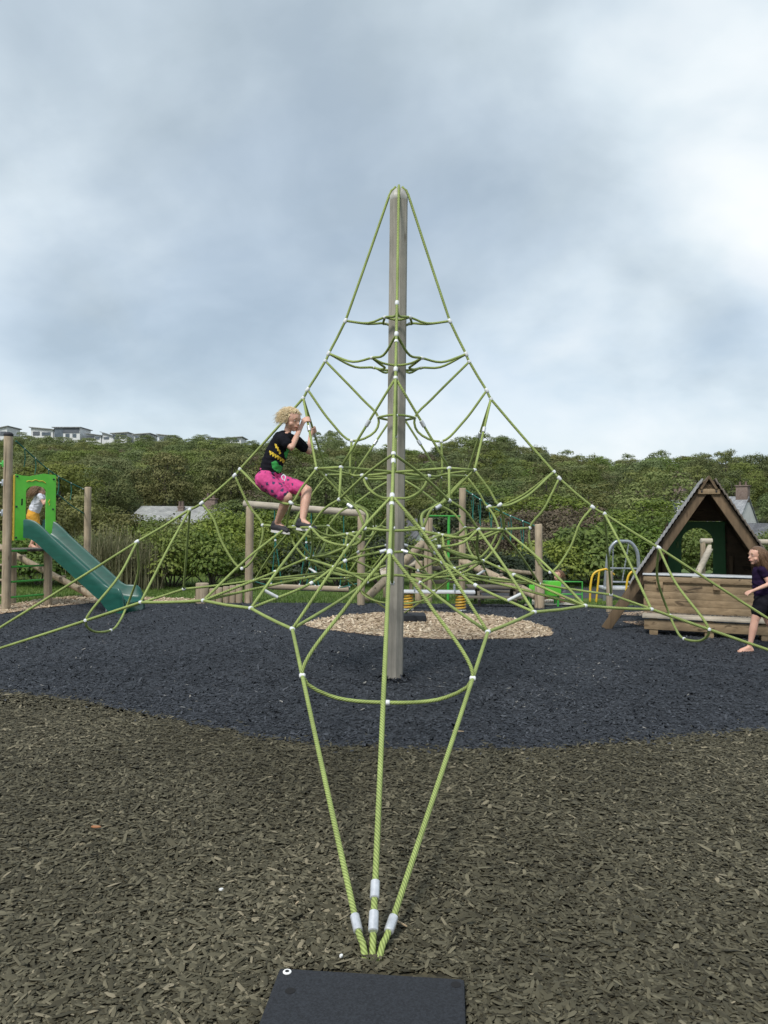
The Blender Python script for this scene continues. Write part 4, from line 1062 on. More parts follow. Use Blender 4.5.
# ------------------------------------------------------------------ middle distance: trail equipment
def balance_frame():
    a = gr(248.5, 603.5); b = gr(361, 605.5)
    at_ = at(250, 506, a.y); bt = at(361.5, 515, b.y)
    e = empty("balance_frame", ((a.x + b.x) / 2, (a.y + b.y) / 2, 0), "timber frame with a log swinging on teal ropes, behind the climbing child", "balance frame")
    post("post", a - Vector((0, 0, .3)), at_, .070, M["wood_post"], e); post("post", b - Vector((0, 0, .3)), bt, .068, M["wood_post"], e)
    d = (bt - at_).normalized()
    post("top_beam", at_ - d * .12 + Vector((0, 0, .03)), bt + d * .08 + Vector((0, 0, .03)), .062, M["wood_pale_x"], e)
    la = at(268, 586.5, a.y - .02); lb = at(349, 589.5, b.y + .05)
    post("swinging_log", la, lb, .050, M["wood_log_x"], e)
    top0 = at_ + Vector((0, 0, .02)); top1 = bt + Vector((0, 0, .02))
    for t, sp in ((.22, .07), (.50, .10), (.55, .08), (.84, .06)):
        p = top0.lerp(top1, t); q = la.lerp(lb, (t - .14) / .74)
        mb = MB(); m_ = p.lerp(q, .42)
        mb.tube(smooth_path([p, m_], .1), .011, 6); mb.tube(smooth_path([m_, q + d * sp * 1.4], .1), .010, 6); mb.tube(smooth_path([m_, q - d * sp * 1.4], .1), .010, 6)
        mb.build("hanging_rope", M["rope_teal"], e)
        mb = MB(); mb.sphere(m_, .024, 1); mb.sphere(q + d * sp * 1.4 + Vector((0, 0, .05)), .018, 1); mb.sphere(q - d * sp * 1.4 + Vector((0, 0, .05)), .018, 1); mb.build("rope_clip", M["plastic_white"], e)
    s = a + Vector((0, 0, .42)); t = b + Vector((0, 0, .40)); P = smooth_path([s, s.lerp(t, .3) + Vector((0, 0, -.14)), s.lerp(t, .7) + Vector((0, 0, -.14)), t], .1)
    mb = MB(); mb.tube(P, .010, 6); mb.build("slack_rope", M["rope_teal"], e)
    mb = MB()
    for f_ in (.25, .42, .6, .78): mb.sphere(P[int(f_ * len(P))], .018, 1)
    mb.build("rope_clip", M["plastic_white"], e)
balance_frame()
def palisade():
    # stub logs stepping away to the left of the balance frame
    xs = [(202, 603.5, 583, .115), (212.5, 603.5, 588.5, .06), (219, 603.5, 587.5, .058), (226, 603.3, 586.5, .06), (232.5, 603.3, 585.5, .058), (239, 603.3, 584.5, .06)]
    names = ["widest stub post at the left end of the low log row by the balance frame", "second stub from the left in the low log row", "third stub from the left in the low log row", "fourth stub from the left in the low log row", "fifth stub from the left in the low log row", "stub log standing against the left post of the balance frame"]
    for (px, yb, yt, r), nm in zip(xs, names):
        g = gr(px, yb); z = at(px, yt, g.y).z
        mb = MB(); mb.log(g - Vector((0, 0, .2)), Vector((g.x, g.y, z)), r, 16, .012)
        o = recentre(mb.build("stub_log", M["wood_post"]), (g.x, g.y, 0)); tag(o, nm, "log post", "stub logs left of the balance frame")
palisade()
def trail():
    # log ramp behind the mast
    a = gr(365, 603); a.z = .05; b = at(423, 543, a.y + 1.0)
    e = empty("log_ramp", (a.x, a.y, 0), "thick slanting log rising from the balance frame post to a tall post behind the mast", "log ramp")
    post("log", a, b, .075, M["wood_post"], e)
    pA = gr(428, 602); post("post", pA - Vector((0, 0, .3)), at(428.5, 518, pA.y), .078, M["wood_post"], e)
    pA2 = pA + Vector((-.17, .12, 0)); post("post", pA2 - Vector((0, 0, .3)), pA2 + Vector((0, 0, .75)), .07, M["wood_post"], e)
    pB = gr(462, 599.5); post("post", pB - Vector((0, 0, .3)), at(462.5, 488, pB.y), .066, M["wood_post"], e)
    for yy, in ((569,), (583,)):
        z = at(445, yy, pA.y).z; mb = MB(); mb.beam((pA.x, pA.y + .12, z), (pB.x, pB.y + .05, z), .05, .07); mb.build("rail", M["wood_old_x"], e)
    # sloping pale platform
    c = at(398, 566, a.y + .9); mb = MB(); Mx = Matrix.Rotation(R(-22), 3, 'Y') @ Matrix.Rotation(R(18), 3, 'X'); mb.box(c, (.72, .5, .05), Mx, .008); mb.build("sloping_board", M["wood_pale_x"], e)
    mb = MB(); mb.beam(c + Vector((-.25, 0, -.06)), Vector((c.x - .25, c.y, 0)), .06, .06); mb.beam(c + Vector((.25, 0, .06)), Vector((c.x + .25, c.y, 0)), .06, .06); mb.build("board_support", M["wood_post"], e)
    # green pole with its crossbar between the two posts
    z = at(446, 516, pA.y).z
    mb = MB(); mb.tube([(pA.x, pA.y, z), (pB.x, pB.y, z)], .016, 10); mb.build("crossbar", M["paint_green"], e)
    g = gr(448, 608); mb = MB(); t = Vector(pA).lerp(pB, .58); mb.tube([(t.x, t.y, z), (t.x, t.y, -.1)], .026, 12); mb.build("slide_pole", M["paint_green"], e)
    # net walk to the short post on the right
    pC = gr(539.5, 608.5); pCt = at(538.5, 524, pC.y)
    e2 = empty("rope_walk", (pC.x, pC.y, 0), "short timber post with a teal rope net and sloping log reaching it from the left", "rope walk")
    post("post", pC - Vector((0, 0, .3)), pCt, .064, M["wood_post"], e2); post("post_base", pC - Vector((0, 0, .3)), pC + Vector((0, 0, .42)), .085, M["wood_post"], e2)
    s = at(465.5, 490, pB.y); t = pCt + Vector((-.05, 0, -.04)); P = smooth_path([s, s.lerp(t, .5) + Vector((0, 0, -.06)), t], .1)
    mb = MB(); mb.tube(P, .011, 6); mb.build("handrail_rope", M["rope_teal"], e2)
    mb = MB(); mw = MB()
    for f_ in (.12, .27, .42, .57, .72, .87):
        p = P[int(f_ * (len(P) - 1))]; mw.sphere(p, .016, 1); mb.tube(smooth_path([p, p + Vector((.02, .02, -.22)), p + Vector((0, 0, -.45))], .1), .009, 6)
        mb.tube(smooth_path([p + Vector((0, .3, -.1)), p + Vector((.05, .3, -.5))], .1), .008, 6)
    mb.build("rope_dropper", M["rope_teal"], e2); mw.build("rope_clip", M["plastic_white"], e2)
    la = at(462, 561, pB.y - .1); lb = at(536, 596, pC.y + .05); post("sloping_log", la, lb, .072, M["wood_post"], e2)
    for f_ in (.3, .55, .8):
        p = la.lerp(lb, f_) + Vector((0, -.02, .075)); mb = MB(); mb.lathe([(.035, -.02), (.035, .02), (.02, .035)], p, 10); mb.build("foothold", M["wood_old_z"], e2)
    mb = MB(); a1 = at(500, 570, CY(14.6)); b1 = at(540, 574, CY(14.4)); mb.log(a1, b1, .04, 10); mb.build("rail", M["wood_post"], e2)
trail()
def seesaw():
    g1 = gr(408, 610); g2 = gr(460.5, 611); c = (g1 + g2) / 2
    e = empty("spring_seesaw", (c.x, c.y, 0), "grey plank spring seesaw on two yellow coil springs behind the wood chips", "spring seesaw")
    zt = at(436, 592, c.y).z
    for g in (g1, g2):
        P = [Vector((g.x + .078 * math.cos(t), g.y + .078 * math.sin(t), .02 + (zt - .05) * t / (2 * math.pi * 5.5))) for t in np.linspace(0, 2 * math.pi * 5.5, 110)]
        mb = MB(); mb.tube(P, .0165, 7); mb.build("coil_spring", M["spring_yellow"], e)
        mb = MB(); mb.lathe([(.10, 0), (.10, .02), (.06, .03)], (g.x, g.y, 0), 16); mb.build("spring_base", M["plank_grey"], e)
    d = (g2 - g1).normalized()
    mb = MB(); mb.beam(g1 - d * .10 + Vector((0, 0, zt)), g2 + d * .24 + Vector((0, 0, zt + .01)), .24, .045, .012); mb.build("plank", M["plank_grey"], e)
    for t in (.12, .88):
        p = g1.lerp(g2, t); 
        mb = MB(); mb.tube([(p.x - .0, p.y - .12, zt + .01), (p.x, p.y - .12, zt + .12), (p.x, p.y + .12, zt + .12), (p.x, p.y + .12, zt + .01)], .012, 8); mb.build("handle", M["steel_grey"], e)
seesaw()
def picnic_table():
    c = gr(492, 607.0); zt = at(500, 587, c.y + .35).z
    e = empty("picnic_table", (c.x, c.y, 0), "low weathered wooden picnic table on A-frame legs on the grass behind the net", "picnic table")
    mb = MB()
    for i in range(4): mb.box((c.x + .12, c.y + .22 + i * .13, zt), (1.05, .12, .035), None, .006)
    mb.build("table_top", M["wood_old_x"], e)
    for yy in (-.10, 1.0):
        mb = MB(); mb.box((c.x + .05, c.y + yy, zt * .56), (1.05, .18, .035), None, .006); mb.build("bench_seat", M["wood_old_x"], e)
    for sx in (-.22, .42):
        for sy in (1, -1):
            mb = MB(); mb.beam((c.x + sx, c.y + .42 - sy * .10, zt), (c.x + sx, c.y + .42 - sy * .46, 0), .045, .07); mb.build("leg", M["wood_old_x"], e)
        mb = MB(); mb.beam((c.x + sx + .05, c.y - .16, zt * .5), (c.x + sx + .05, c.y + 1.05, zt * .5), .04, .06); mb.build("crosspiece", M["wood_old_x"], e)
picnic_table()
def play_counter():
    D = 13.6; Y = CY(D)
    a = at(529, 581, Y); b = at(561, 596, Y)
    e = empty("play_counter", ((a.x + b.x) / 2, Y, 0), "bright green play counter with a tube railing standing on a pale concrete pad", "play counter")
    mb = MB(); mb.box(((a.x + b.x) / 2, Y, (a.z + b.z) / 2), (b.x - a.x, .03, a.z - b.z), None, .006); mb.build("front_panel", M["panel_green"], e)
    mb = MB(); mb.box(((a.x + b.x) / 2, Y + .18, a.z - .03), (b.x - a.x + .04, .38, .03), None, .006); mb.build("counter_top", M["panel_green"], e)
    for xx in (a.x + .04, b.x - .04):
        for yy in (Y + .05, Y + .34): mb = MB(); mb.tube([(xx, yy, 0), (xx, yy, a.z - .05)], .022, 10); mb.build("leg", M["paint_green"], e)
    r = at(582.5, 582, Y)
    mb = MB(); mb.tube([(b.x, Y + .02, r.z), (r.x, Y + .02, r.z), (r.x, Y + .02, 0)], .014, 8); mb.tube([(b.x, Y + .02, r.z - .22), (r.x, Y + .02, r.z - .22)], .012, 8); mb.build("railing", M["paint_green"], e)
    c = at(547, 599, Y - .25)
play_counter()

def steel_gym():
    D = 14.9; Y = CY(D); zt = at(622, 542, Y).z
    xl = at(604, 590, Y).x; xr = at(640, 590, Y).x; xm = (xl + xr) / 2
    e = empty("climbing_arch", (xm, Y, 0), "grey steel arch frame with hanging chains and a small deck, left of the playhouse", "climbing frame")
    P = smooth_path([(xl, Y, -.1), (xl + .05, Y, zt * .6), (xl + .10, Y, zt - .16), (xl + .22, Y, zt), (xm, Y, zt + .01), (xr - .20, Y, zt), (xr - .07, Y, zt - .16), (xr - .03, Y, zt * .6), (xr, Y, -.1)], .06)
    mb = MB(); mb.tube(P, .034, 12); mb.build("arch_tube", M["steel_grey"], e)
    for x0, x1 in ((xl + .17, xl + .16), (xr - .22, xr - .34)):
        mb = MB(); n = 26
        for i in range(n):
            p = Vector((x0 + (x1 - x0) * i / n, Y, zt - .03 - (zt - .40) * i / n)); q = Vector((x0 + (x1 - x0) * (i + .8) / n, Y, zt - .03 - (zt - .40) * (i + .8) / n))
            mb.tube([p, q], .011 if i % 2 else .016, 6)
        mb.build("chain", M["steel_grey"], e)
    for z in (.62, .36):
        mb = MB(); mb.tube([(xl + .08, Y, z), (xr - .05, Y, z)], .017, 8); mb.build("rung", M["steel_grey"], e)
    mb = MB(); mb.box((xm, Y + .10, .24), (xr - xl + .06, .42, .05), None, .01); mb.build("deck", M["plank_grey"], e)
    for px0, px1, s, nm in ((590, 606, 1, "left"), (626, 639, 1, "right")):
        YY = Y - .35
        g = at(px0, 597, YY); zz = at(px0, 572, YY).z; f_ = at(px1, 569 if nm == "left" else 574, YY)
        mb = MB(); mb.tube(smooth_path([(g.x, YY, -.05), (g.x + .01, YY, zz * .55), (g.x + .05, YY, zz - .06), (g.x + .12, YY, zz + .01), (f_.x, YY, f_.z)], .05), .021, 10)
        mb.tube([(g.x + .17, YY, zz + .02), (g.x + .11, YY, -.05)], .019, 10)
        if nm == "left": mb.tube([(f_.x, YY, f_.z), (f_.x + .18, YY + .1, f_.z - .11)], .019, 10)
        mb.build("handrail", M["rail_yellow"], e)
    g = gr(609.3, 612.5)
    mb = MB(); mb.log(g - Vector((0, 0, .3)), at(609.5, 571, g.y), .052, 14, .012)
    o = recentre(mb.build("bollard", M["wood_post"]), (g.x, g.y, 0)); tag(o, "slim round timber post standing in front of the grey steel arch", "post")
steel_gym()

# ------------------------------------------------------------------ playhouse on the right
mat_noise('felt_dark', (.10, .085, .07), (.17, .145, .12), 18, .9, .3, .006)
def playhouse():
    Yf = CY(10.5); Dp = 1.35
    apex = globals()['at'](708.5, 483, Yf)
    ROT = R(-18); ax = Vector((math.cos(ROT), math.sin(ROT), 0)); nn = Vector((-math.sin(ROT), math.cos(ROT), 0))
    def at(px, py, Y):
        """hit the plane Y - Yf behind the rotated front, in the unrotated frame"""
        d = ray(px, py); t = ((Y - Yf) - (CAM - Vector((apex.x, Yf, 0))).dot(nn)) / d.dot(nn); p = CAM + d * t
        return Vector((apex.x + (p - apex).dot(ax), Y, p.z))
    L = at(607, 627, Yf)
    half = (apex.x - L.x) * apex.z / max(.3, apex.z - L.z); X0 = apex.x; ZA = apex.z
    e = empty("playhouse", (X0, Yf, 0), "timber A-frame playhouse with a bench in front and green panels inside, at right", "playhouse")
    sl = Vector((-half, 0, -ZA)).normalized()
    # roof boards (two slopes) reach to about a third of the height
    for s in (-1, 1):
        d = Vector((s * half, 0, -ZA)).normalized(); nrm = Vector((s * ZA, 0, half)).normalized()
        Lr = (Vector((half, 0, ZA))).length
        a = Vector((X0, Yf, ZA)); b = a + d * Lr
        # rafter at the front, reaching the ground
        mb = MB(); mb.beam(a + d * .02, b, .09, .13, .008, up=nrm); mb.build("rafter", M["wood_brown"] if s > 0 else M["wood_brown"], e)
        mb = MB(); mb.beam(a + Vector((0, Dp, 0)) + d * .02, b + Vector((0, Dp, 0)), .08, .12, .008, up=nrm); mb.build("rafter", M["wood_brown"], e)
        Ls = Lr * (.70 if s < 0 else .80); mb = MB(); n = 24
        for i in range(n):
            t0 = Ls * i / n; c = a + d * (t0 + Ls / n * .5) + nrm * .090 + Vector((0, Dp / 2, 0))
            Mx = Matrix((d, Vector((0, 1, 0)), nrm)).transposed()
            Mx = Mx @ Matrix.Rotation(R(9), 3, 'Y')
            mb.box(c, (Ls / n * 1.10, Dp + .26, .020), Mx, .003)
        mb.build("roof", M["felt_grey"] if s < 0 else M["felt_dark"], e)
        mb = MB()
        for i in range(8):
            t0 = Ls * i / 8; c = a + d * (t0 + Ls / 16) + nrm * .055 + Vector((0, Dp / 2 + .05, 0)); Mx = Matrix((d, Vector((0, 1, 0)), nrm)).transposed()
            mb.box(c, (Ls / 8 - .006, Dp + .16, .02), Mx, .002)
        mb.build("roof_lining", M["wood_dark_x"], e)
    # collar and ridge piece at the apex
    zc = at(708, 491.5, Yf - .07).z; xa = at(697.5, 491, Yf).x; xb = at(720, 491, Yf).x
    mb = MB(); mb.box(((xa + xb) / 2, Yf - .065, zc), (xb - xa, .03, .07), None, .006); cb = mb.build("collar", M["wood_warm_x"], e)
    for xx in (xa + .05, xb - .05): mb = MB(); mb.lathe([(.012, 0), (.012, .006), (.006, .01)], (xx, Yf - .082, zc), 10, Matrix.Rotation(R(90), 3, 'X')); mb.build("bolt", M["shoe_dark"], cb)
    mb = MB(); mb.box((X0, Yf + .02, ZA - .045), (.10, .06, .13), None, .01); mb.build("ridge_block", M["wood_brown"], e)
    mb = MB(); mb.prism([(-.11, -.10), (0, .075), (.11, -.10), (.085, -.115), (0, .03), (-.085, -.115)], Matrix(((1, 0, 0, X0), (0, 0, 1, Yf - .10), (0, 1, 0, ZA + .025), (0, 0, 0, 1))), Dp + .22); tri(mb.build("ridge_cap", M["wood_brown"], e, smooth=False))
    # counter wall
    xl = at(644, 600, Yf - .05).x; xr = X0 + (X0 - xl) * .98; zt = at(680, 574, Yf).z; zw = .28
    n = 5; hh = (zt - .05 - zw) / n
    mb = MB()
    for i in range(n):
        mb.box(((xl + xr) / 2 + random.uniform(-.004, .004), Yf - .075, zw + hh * (i + .5)), (xr - xl, .032, hh - .0025), None, .003)
    mb.build("counter_wall", M["wood_warm_x"], e)
    mb = MB(); mb.box(((xl + xr) / 2, Yf + .02, zt - .01), (xr - xl + .04, .30, .025), None, .008); mb.build("counter_top", M["plank_grey"], e)
    mb = MB(); mb.box(((xl + xr) / 2, Yf - .105, zt - .075), (xr - xl + .02, .035, .075), None, .006); mb.build("counter_rail", M["wood_warm_x"], e)
    for xx in (xl + .20, X0 + .1, xr - .2):
        mb = MB(); mb.box((xx, Yf - .118, zt - .15), (.085, .05, .085), None, .006); mb.build("bracket", M["wood_warm_x"], e)
    # bench
    zb = at(650, 614.5, Yf - .15).z
    mb = MB()
    for i in range(3): mb.box(((xl + xr) / 2, Yf - .17 - i * .105, zb), (xr - xl + .03, .098, .035), None, .006)
    mb.build("bench_seat", M["wood_pale_x"], e)
    mb = MB(); mb.box(((xl + xr) / 2, Yf - .37, zb - .105), (xr - xl - .02, .045, .13), None, .006); mb.build("bench_apron", M["wood_warm_x"], e)
    for xx in (xl + .13, X0, xr - .13):
        for yy in (-.33, -.16):
            mb = MB(); mb.box((xx, Yf + yy, (zb - .04) / 2 - .05), (.11, .10, zb - .02 + .1), None, .008); mb.build("bench_leg", M["wood_warm_x"], e)
    # floor and side boards inside
    mb = MB(); mb.box((X0, Yf + Dp / 2 + .1, .30), (2 * half * .62, Dp - .1, .05), None, .006); mb.build("floor", M["wood_old_x"], e)
    # rear wall: dark boards with green arched panel
    Yb = Yf + Dp - .10
    def hx(z): return half * (1 - z / ZA) - .05
    z0 = .25; zg = at(700, 500, Yb).z
    ax0 = at(681.5, 550, Yb).x; ax1 = at(713, 550, Yb).x; zh = at(697, 528, Yb).z; zs = at(697, 542, Yb).z
    mid = (ax0 + ax1) / 2; hw = (ax1 - ax0) / 2
    arch = [(mid + hw * math.cos(t), zs + (zh - zs) * math.sin(t)) for t in np.linspace(0, math.pi, 15)]
    gx0 = at(668, 550, Yb).x; gx1 = at(727, 550, Yb).x; ztop = ZA - .12
    T = Matrix(((1, 0, 0, 0), (0, 0, 1, 0), (0, 1, 0, 0), (0, 0, 0, 1)))
    T.translation = Vector((0, Yb, 0))
    def wall_poly(x0, x1, cut=True):
        pts = [(x0, z0), (ax0, z0)] + list(reversed(arch)) + [(ax1, z0), (x1, z0)]
        zt_ = zh + .10
        return pts + [(x1, zt_), (x0, zt_)]
    zt_ = zh + .10; hu = half * (1 - (zt_ + .06) / ZA)
    mb = MB(); mb.prism([(X0 - hu, zt_ + .003), (X0 + hu, zt_ + .003), (X0, ZA - .12)], T, .022); mb.build("rear_wall", M["wood_dark_x"], e, smooth=False)
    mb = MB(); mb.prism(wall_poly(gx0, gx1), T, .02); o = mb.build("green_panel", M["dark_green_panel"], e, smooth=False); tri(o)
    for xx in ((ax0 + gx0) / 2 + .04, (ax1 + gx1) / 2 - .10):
        zz = at(690, 545, Yb).z; mb = MB(); mb.box((xx, Yb - .004, zz), (.035, .006, .10), None, .002); mb.build("panel_slot", M["slot_light"], o)
    for s in (-1, 1):
        x1 = gx0 - .003 if s < 0 else gx1 + .003; xo = X0 + s * (half * (1 - z0 / ZA) - .06)
        pts = [(x1, z0), (xo, z0), (X0 + s * hu, zt_), (x1, zt_)]
        if s < 0: pts.reverse()
        mb = MB(); mb.prism(pts, T, .025); mb.build("rear_wall", M["wood_dark_x"], e, smooth=False)
    for xx in (gx1 + .05, gx0 - .05):
        mb = MB(); mb.box((xx, Yb - .05, .62), (.06, .06, .80), None, .006); mb.build("stud", M["wood_brown"], e)
    Rm = Matrix.Translation((X0, Yf, 0)) @ Matrix.Rotation(ROT, 4, 'Z') @ Matrix.Translation((-X0, -Yf, 0))
    def turn(o):
        for c in o.children:
            w = world_loc(c); c.data.transform(Matrix.Translation(w)); c.data.transform(Rm); c.data.transform(Matrix.Translation(-w)); turn(c)
    turn(e)
    return X0, Yf, zt

mat_plain("slot_light", (.10, .2, .06), .6)
PH = playhouse()

# timber frame behind the playhouse (beam at the right edge, slanting log seen through the doorway)
def far_frame():
    Y = CY(15.5)
    a = at(703, 541, Y); b = at(790, 542.5, Y)
    e = empty("trail_frame", (a.x, Y, 0), "pale timber beam frame with a slanting log, behind the playhouse", "timber frame")
    post("top_beam", a - Vector((.05, 0, 0)), b, .055, M["wood_pale_x"], e)
    post("post", Vector((a.x, Y, -.3)), a + Vector((0, 0, .03)), .05, M["wood_post"], e)
    post("post", Vector((b.x - .1, Y, -.3)), b + Vector((-.1, 0, .03)), .05, M["wood_post"], e)
    s = at(711, 546, Y - .05); t = at(694, 581, Y - .3); post("slanting_log", t, s, .062, M["wood_pale_x"], e)
far_frame()

# low fence behind the playground on the left
def fence():
    D = 17.3; Y = CY(D); x0 = at(-40, 560, Y).x; x1 = at(262, 560, Y).x
    e = empty("rail_fence", ((x0 + x1) / 2, Y, 0), "weathered post and rail fence with wire, in front of the hedge at left", "fence")
    n = 6
    for i in range(n + 1):
        x = x0 + (x1 - x0) * i / n; mb = MB(); mb.box((x, Y + .04, .28), (.09, .08, .76), None, .008); mb.build("post", M["wood_old_z"], e)
    for z in (.60, .24):
        for i in range(n):
            xa = x0 + (x1 - x0) * i / n; xb = x0 + (x1 - x0) * (i + 1) / n
            mb = MB(); mb.beam((xa + .01, Y - .02, z + random.uniform(-.02, .02)), (xb - .01, Y - .02, z + random.uniform(-.02, .02)), .035, .085); mb.build("rail", M["wood_old_x"], e)
    mb = MB()
    k = int((x1 - x0) / .16)
    for i in range(k):
        x = x0 + (x1 - x0) * i / k
        mb.tube([(x, Y, .05), (x + .22, Y, .60)], .004, 4, False); mb.tube([(x + .22, Y + .008, .05), (x, Y + .008, .60)], .004, 4, False)
    mb.build("wire_mesh", M["steel_grey"], e)
fence()
# ------------------------------------------------------------------ houses
def house(name, label, L, W, eave, ridge, c, ang, base, wallm, roofm, chim=(), wins=(), cat="house", roof_over=.25):
    """gabled house: ridge along local x, centred on c, rotated ang"""
    e = empty(name, (c[0], c[1], base), label, cat)
    Mz = Matrix.Rotation(ang, 4, 'Z'); T = Matrix.Translation((c[0], c[1], 0)) @ Mz
    P = lambda x, y, z: T @ Vector((x, y, z))
    vs = []; 
    for x in (-L / 2, L / 2): vs += [P(x, -W / 2, base), P(x, W / 2, base), P(x, W / 2, eave), P(x, 0, ridge - .06), P(x, -W / 2, eave)]
    fs = [(0, 1, 2, 3, 4), (5, 9, 8, 7, 6), (0, 4, 9, 5), (1, 6, 7, 2), (0, 5, 6, 1)]
    mb = MB(); mb.add(vs, fs); mb.build("wall", wallm, e, smooth=False)
    sl = (ridge - eave) / (W / 2)
    for s in (-1, 1):
        y1 = s * (W / 2 + roof_over); z1 = eave - roof_over * sl; x0, x1 = -L / 2 - .12, L / 2 + .12; th = .14
        vs = [P(x0, 0, ridge), P(x1, 0, ridge), P(x1, y1, z1), P(x0, y1, z1)]; up = Vector((0, 0, th))
        mb = MB(); mb.add(vs + [v + up for v in vs], [(0, 1, 2, 3), (4, 7, 6, 5), (0, 4, 5, 1), (1, 5, 6, 2), (2, 6, 7, 3), (3, 7, 4, 0)])
        o = mb.build("roof", roofm, e, smooth=False)
    for x, y, w, h in chim:
        z0 = ridge - abs(y) * sl - .5
        mb = MB(); mb.box(P(x, y, z0 + (h + .5) / 2), (w, w * .8, h + .5), Mz.to_3x3(), .03); mb.box(P(x, y, z0 + h + .5 + .06), (w * 1.16, w * .95, .13), Mz.to_3x3(), .03)
        ch = mb.build("chimney", M["brick"], e)
        mb = MB()
        for k in (-.25, .25): mb.lathe([(.11, 0), (.13, .05), (.10, .4), (.12, .45)], P(x + k * w, y, z0 + h + .62), 10)
        mb.build("chimney_pot", M["brick"], ch)
    for face, u, z, w, h in wins:
        if face == 'f': p = P(u, -W / 2 - .02, z); Mx = Mz.to_3x3()
        else: p = P(L / 2 + .02, u, z); Mx = Mz.to_3x3() @ Matrix.Rotation(R(90), 3, 'Z')
        mb = MB()
        for dx in (-1, 1): mb.box(p + Mx @ Vector((dx * w / 2, 0, 0)), (.09, .08, h + .09), Mx)
        for dz in (-1, 1): mb.box(p + Mx @ Vector((0, 0, dz * h / 2)), (w - .09, .08, .09), Mx)
        mb.box(p, (.05, .06, h - .1), Mx)
        f_ = mb.build("window", M["wall_white"], e, smooth=False)
        mb = MB(); mb.box(p + Mx @ Vector((0, .02, 0)), (w - .1, .03, h - .1), Mx); mb.build("pane", M["glass"], f_, smooth=False)
    return e
# right cottage behind the playhouse
D = 90; Y = CY(D)
r0 = at(676, 497, Y + 2.5); r1 = at(748, 499, Y - 2.6)
c = (r0 + r1) / 2; ang = math.atan2(r1.y - r0.y, r1.x - r0.x); L_ = (Vector((r1.x, r1.y)) - Vector((r0.x, r0.y))).length
zr = at(742, 497.5, r1.y).z; ze = at(765, 524, r1.y + 2).z
cott = house("cottage", "white cottage with slate roof and two brick chimneys on the slope behind the playhouse", L_, 7.4, ze, zr, c, ang, -2.5, M["wall_white"], M["slate"],
      chim=((-L_ / 2 + .45, 0, 1.1, 1.25), (L_ / 2 - .55, 0, 1.25, 1.25)), wins=(('f', -3.0, ze - .9, 1.0, 1.2), ('f', .6, ze - .9, 1.0, 1.2), ('r', 0.5, ze - .7, .9, 1.1)))
# white dormer at its left end
p = at(670, 507, Y - 1.0)
mb = MB(); mb.box(p, (1.3, 1.6, 1.3), None, .02); dm = mb.build("dormer", M["wall_white"], cott)
mb = MB(); mb.box(p + Vector((.12, -.82, .05)), (.8, .06, .8)); mb.build("dormer_window", M["glass"], dm)
mb = MB(); mb.box(p + Vector((0, -.1, .72)), (1.6, 2.0, .12)); mb.build("dormer_roof", M["slate"], dm)
D = 52; Y = CY(D)
a = at(744, 525, Y + 1.5); b_ = at(786, 527, Y - 1.0); c = (a + b_) / 2; ang = math.atan2(b_.y - a.y, b_.x - a.x); L_ = (b_ - a).length
house("outbuilding", "low dark slate roofed building at the right edge below the white cottage", L_, 6.0, at(760, 545, Y).z - 1.0, a.z, c, ang, -2.5, M["wall_white"], M["slate_dark"], cat="building", wins=(('f', .5, -.6, .8, .8),))
# long pale roof at left
D = 66; Y = CY(D)
a = at(142, 507.5, Y); b_ = at(230, 508, Y); c = (a + b_) / 2; L_ = (b_ - a).length
house("bungalow", "bungalow with a long pale grey roof showing above the hedge at left", L_, 6.4, at(180, 523, Y - 3).z, a.z, (c.x, c.y), R(-3), -2.5, M["wall_white"], M["slate_pale"], chim=((L_ / 2 - 1.55, -.3, .95, .85), (-.1, -.9, .5, .35)), wins=(('f', -2, .3, 1.1, .9), ('f', 1.5, .3, 1.1, .9)))
# small gable behind the mast
D = 46; Y = CY(D)
g = at(431, 521, Y); e0 = at(447, 546, Y); halfw = e0.x - g.x + .25
house("shed_house", "small house with grey roof and white gable seen between the posts right of the mast", 4.6, halfw * 2, e0.z - .1, g.z, (g.x - 1.3, g.y + 2.0), R(-62), -2.0, M["wall_white"], M["slate_dark"], chim=())

mat_noise("wall_pale", (.56, .57, .57), (.70, .71, .71), 1.2, .85, .05, .01)
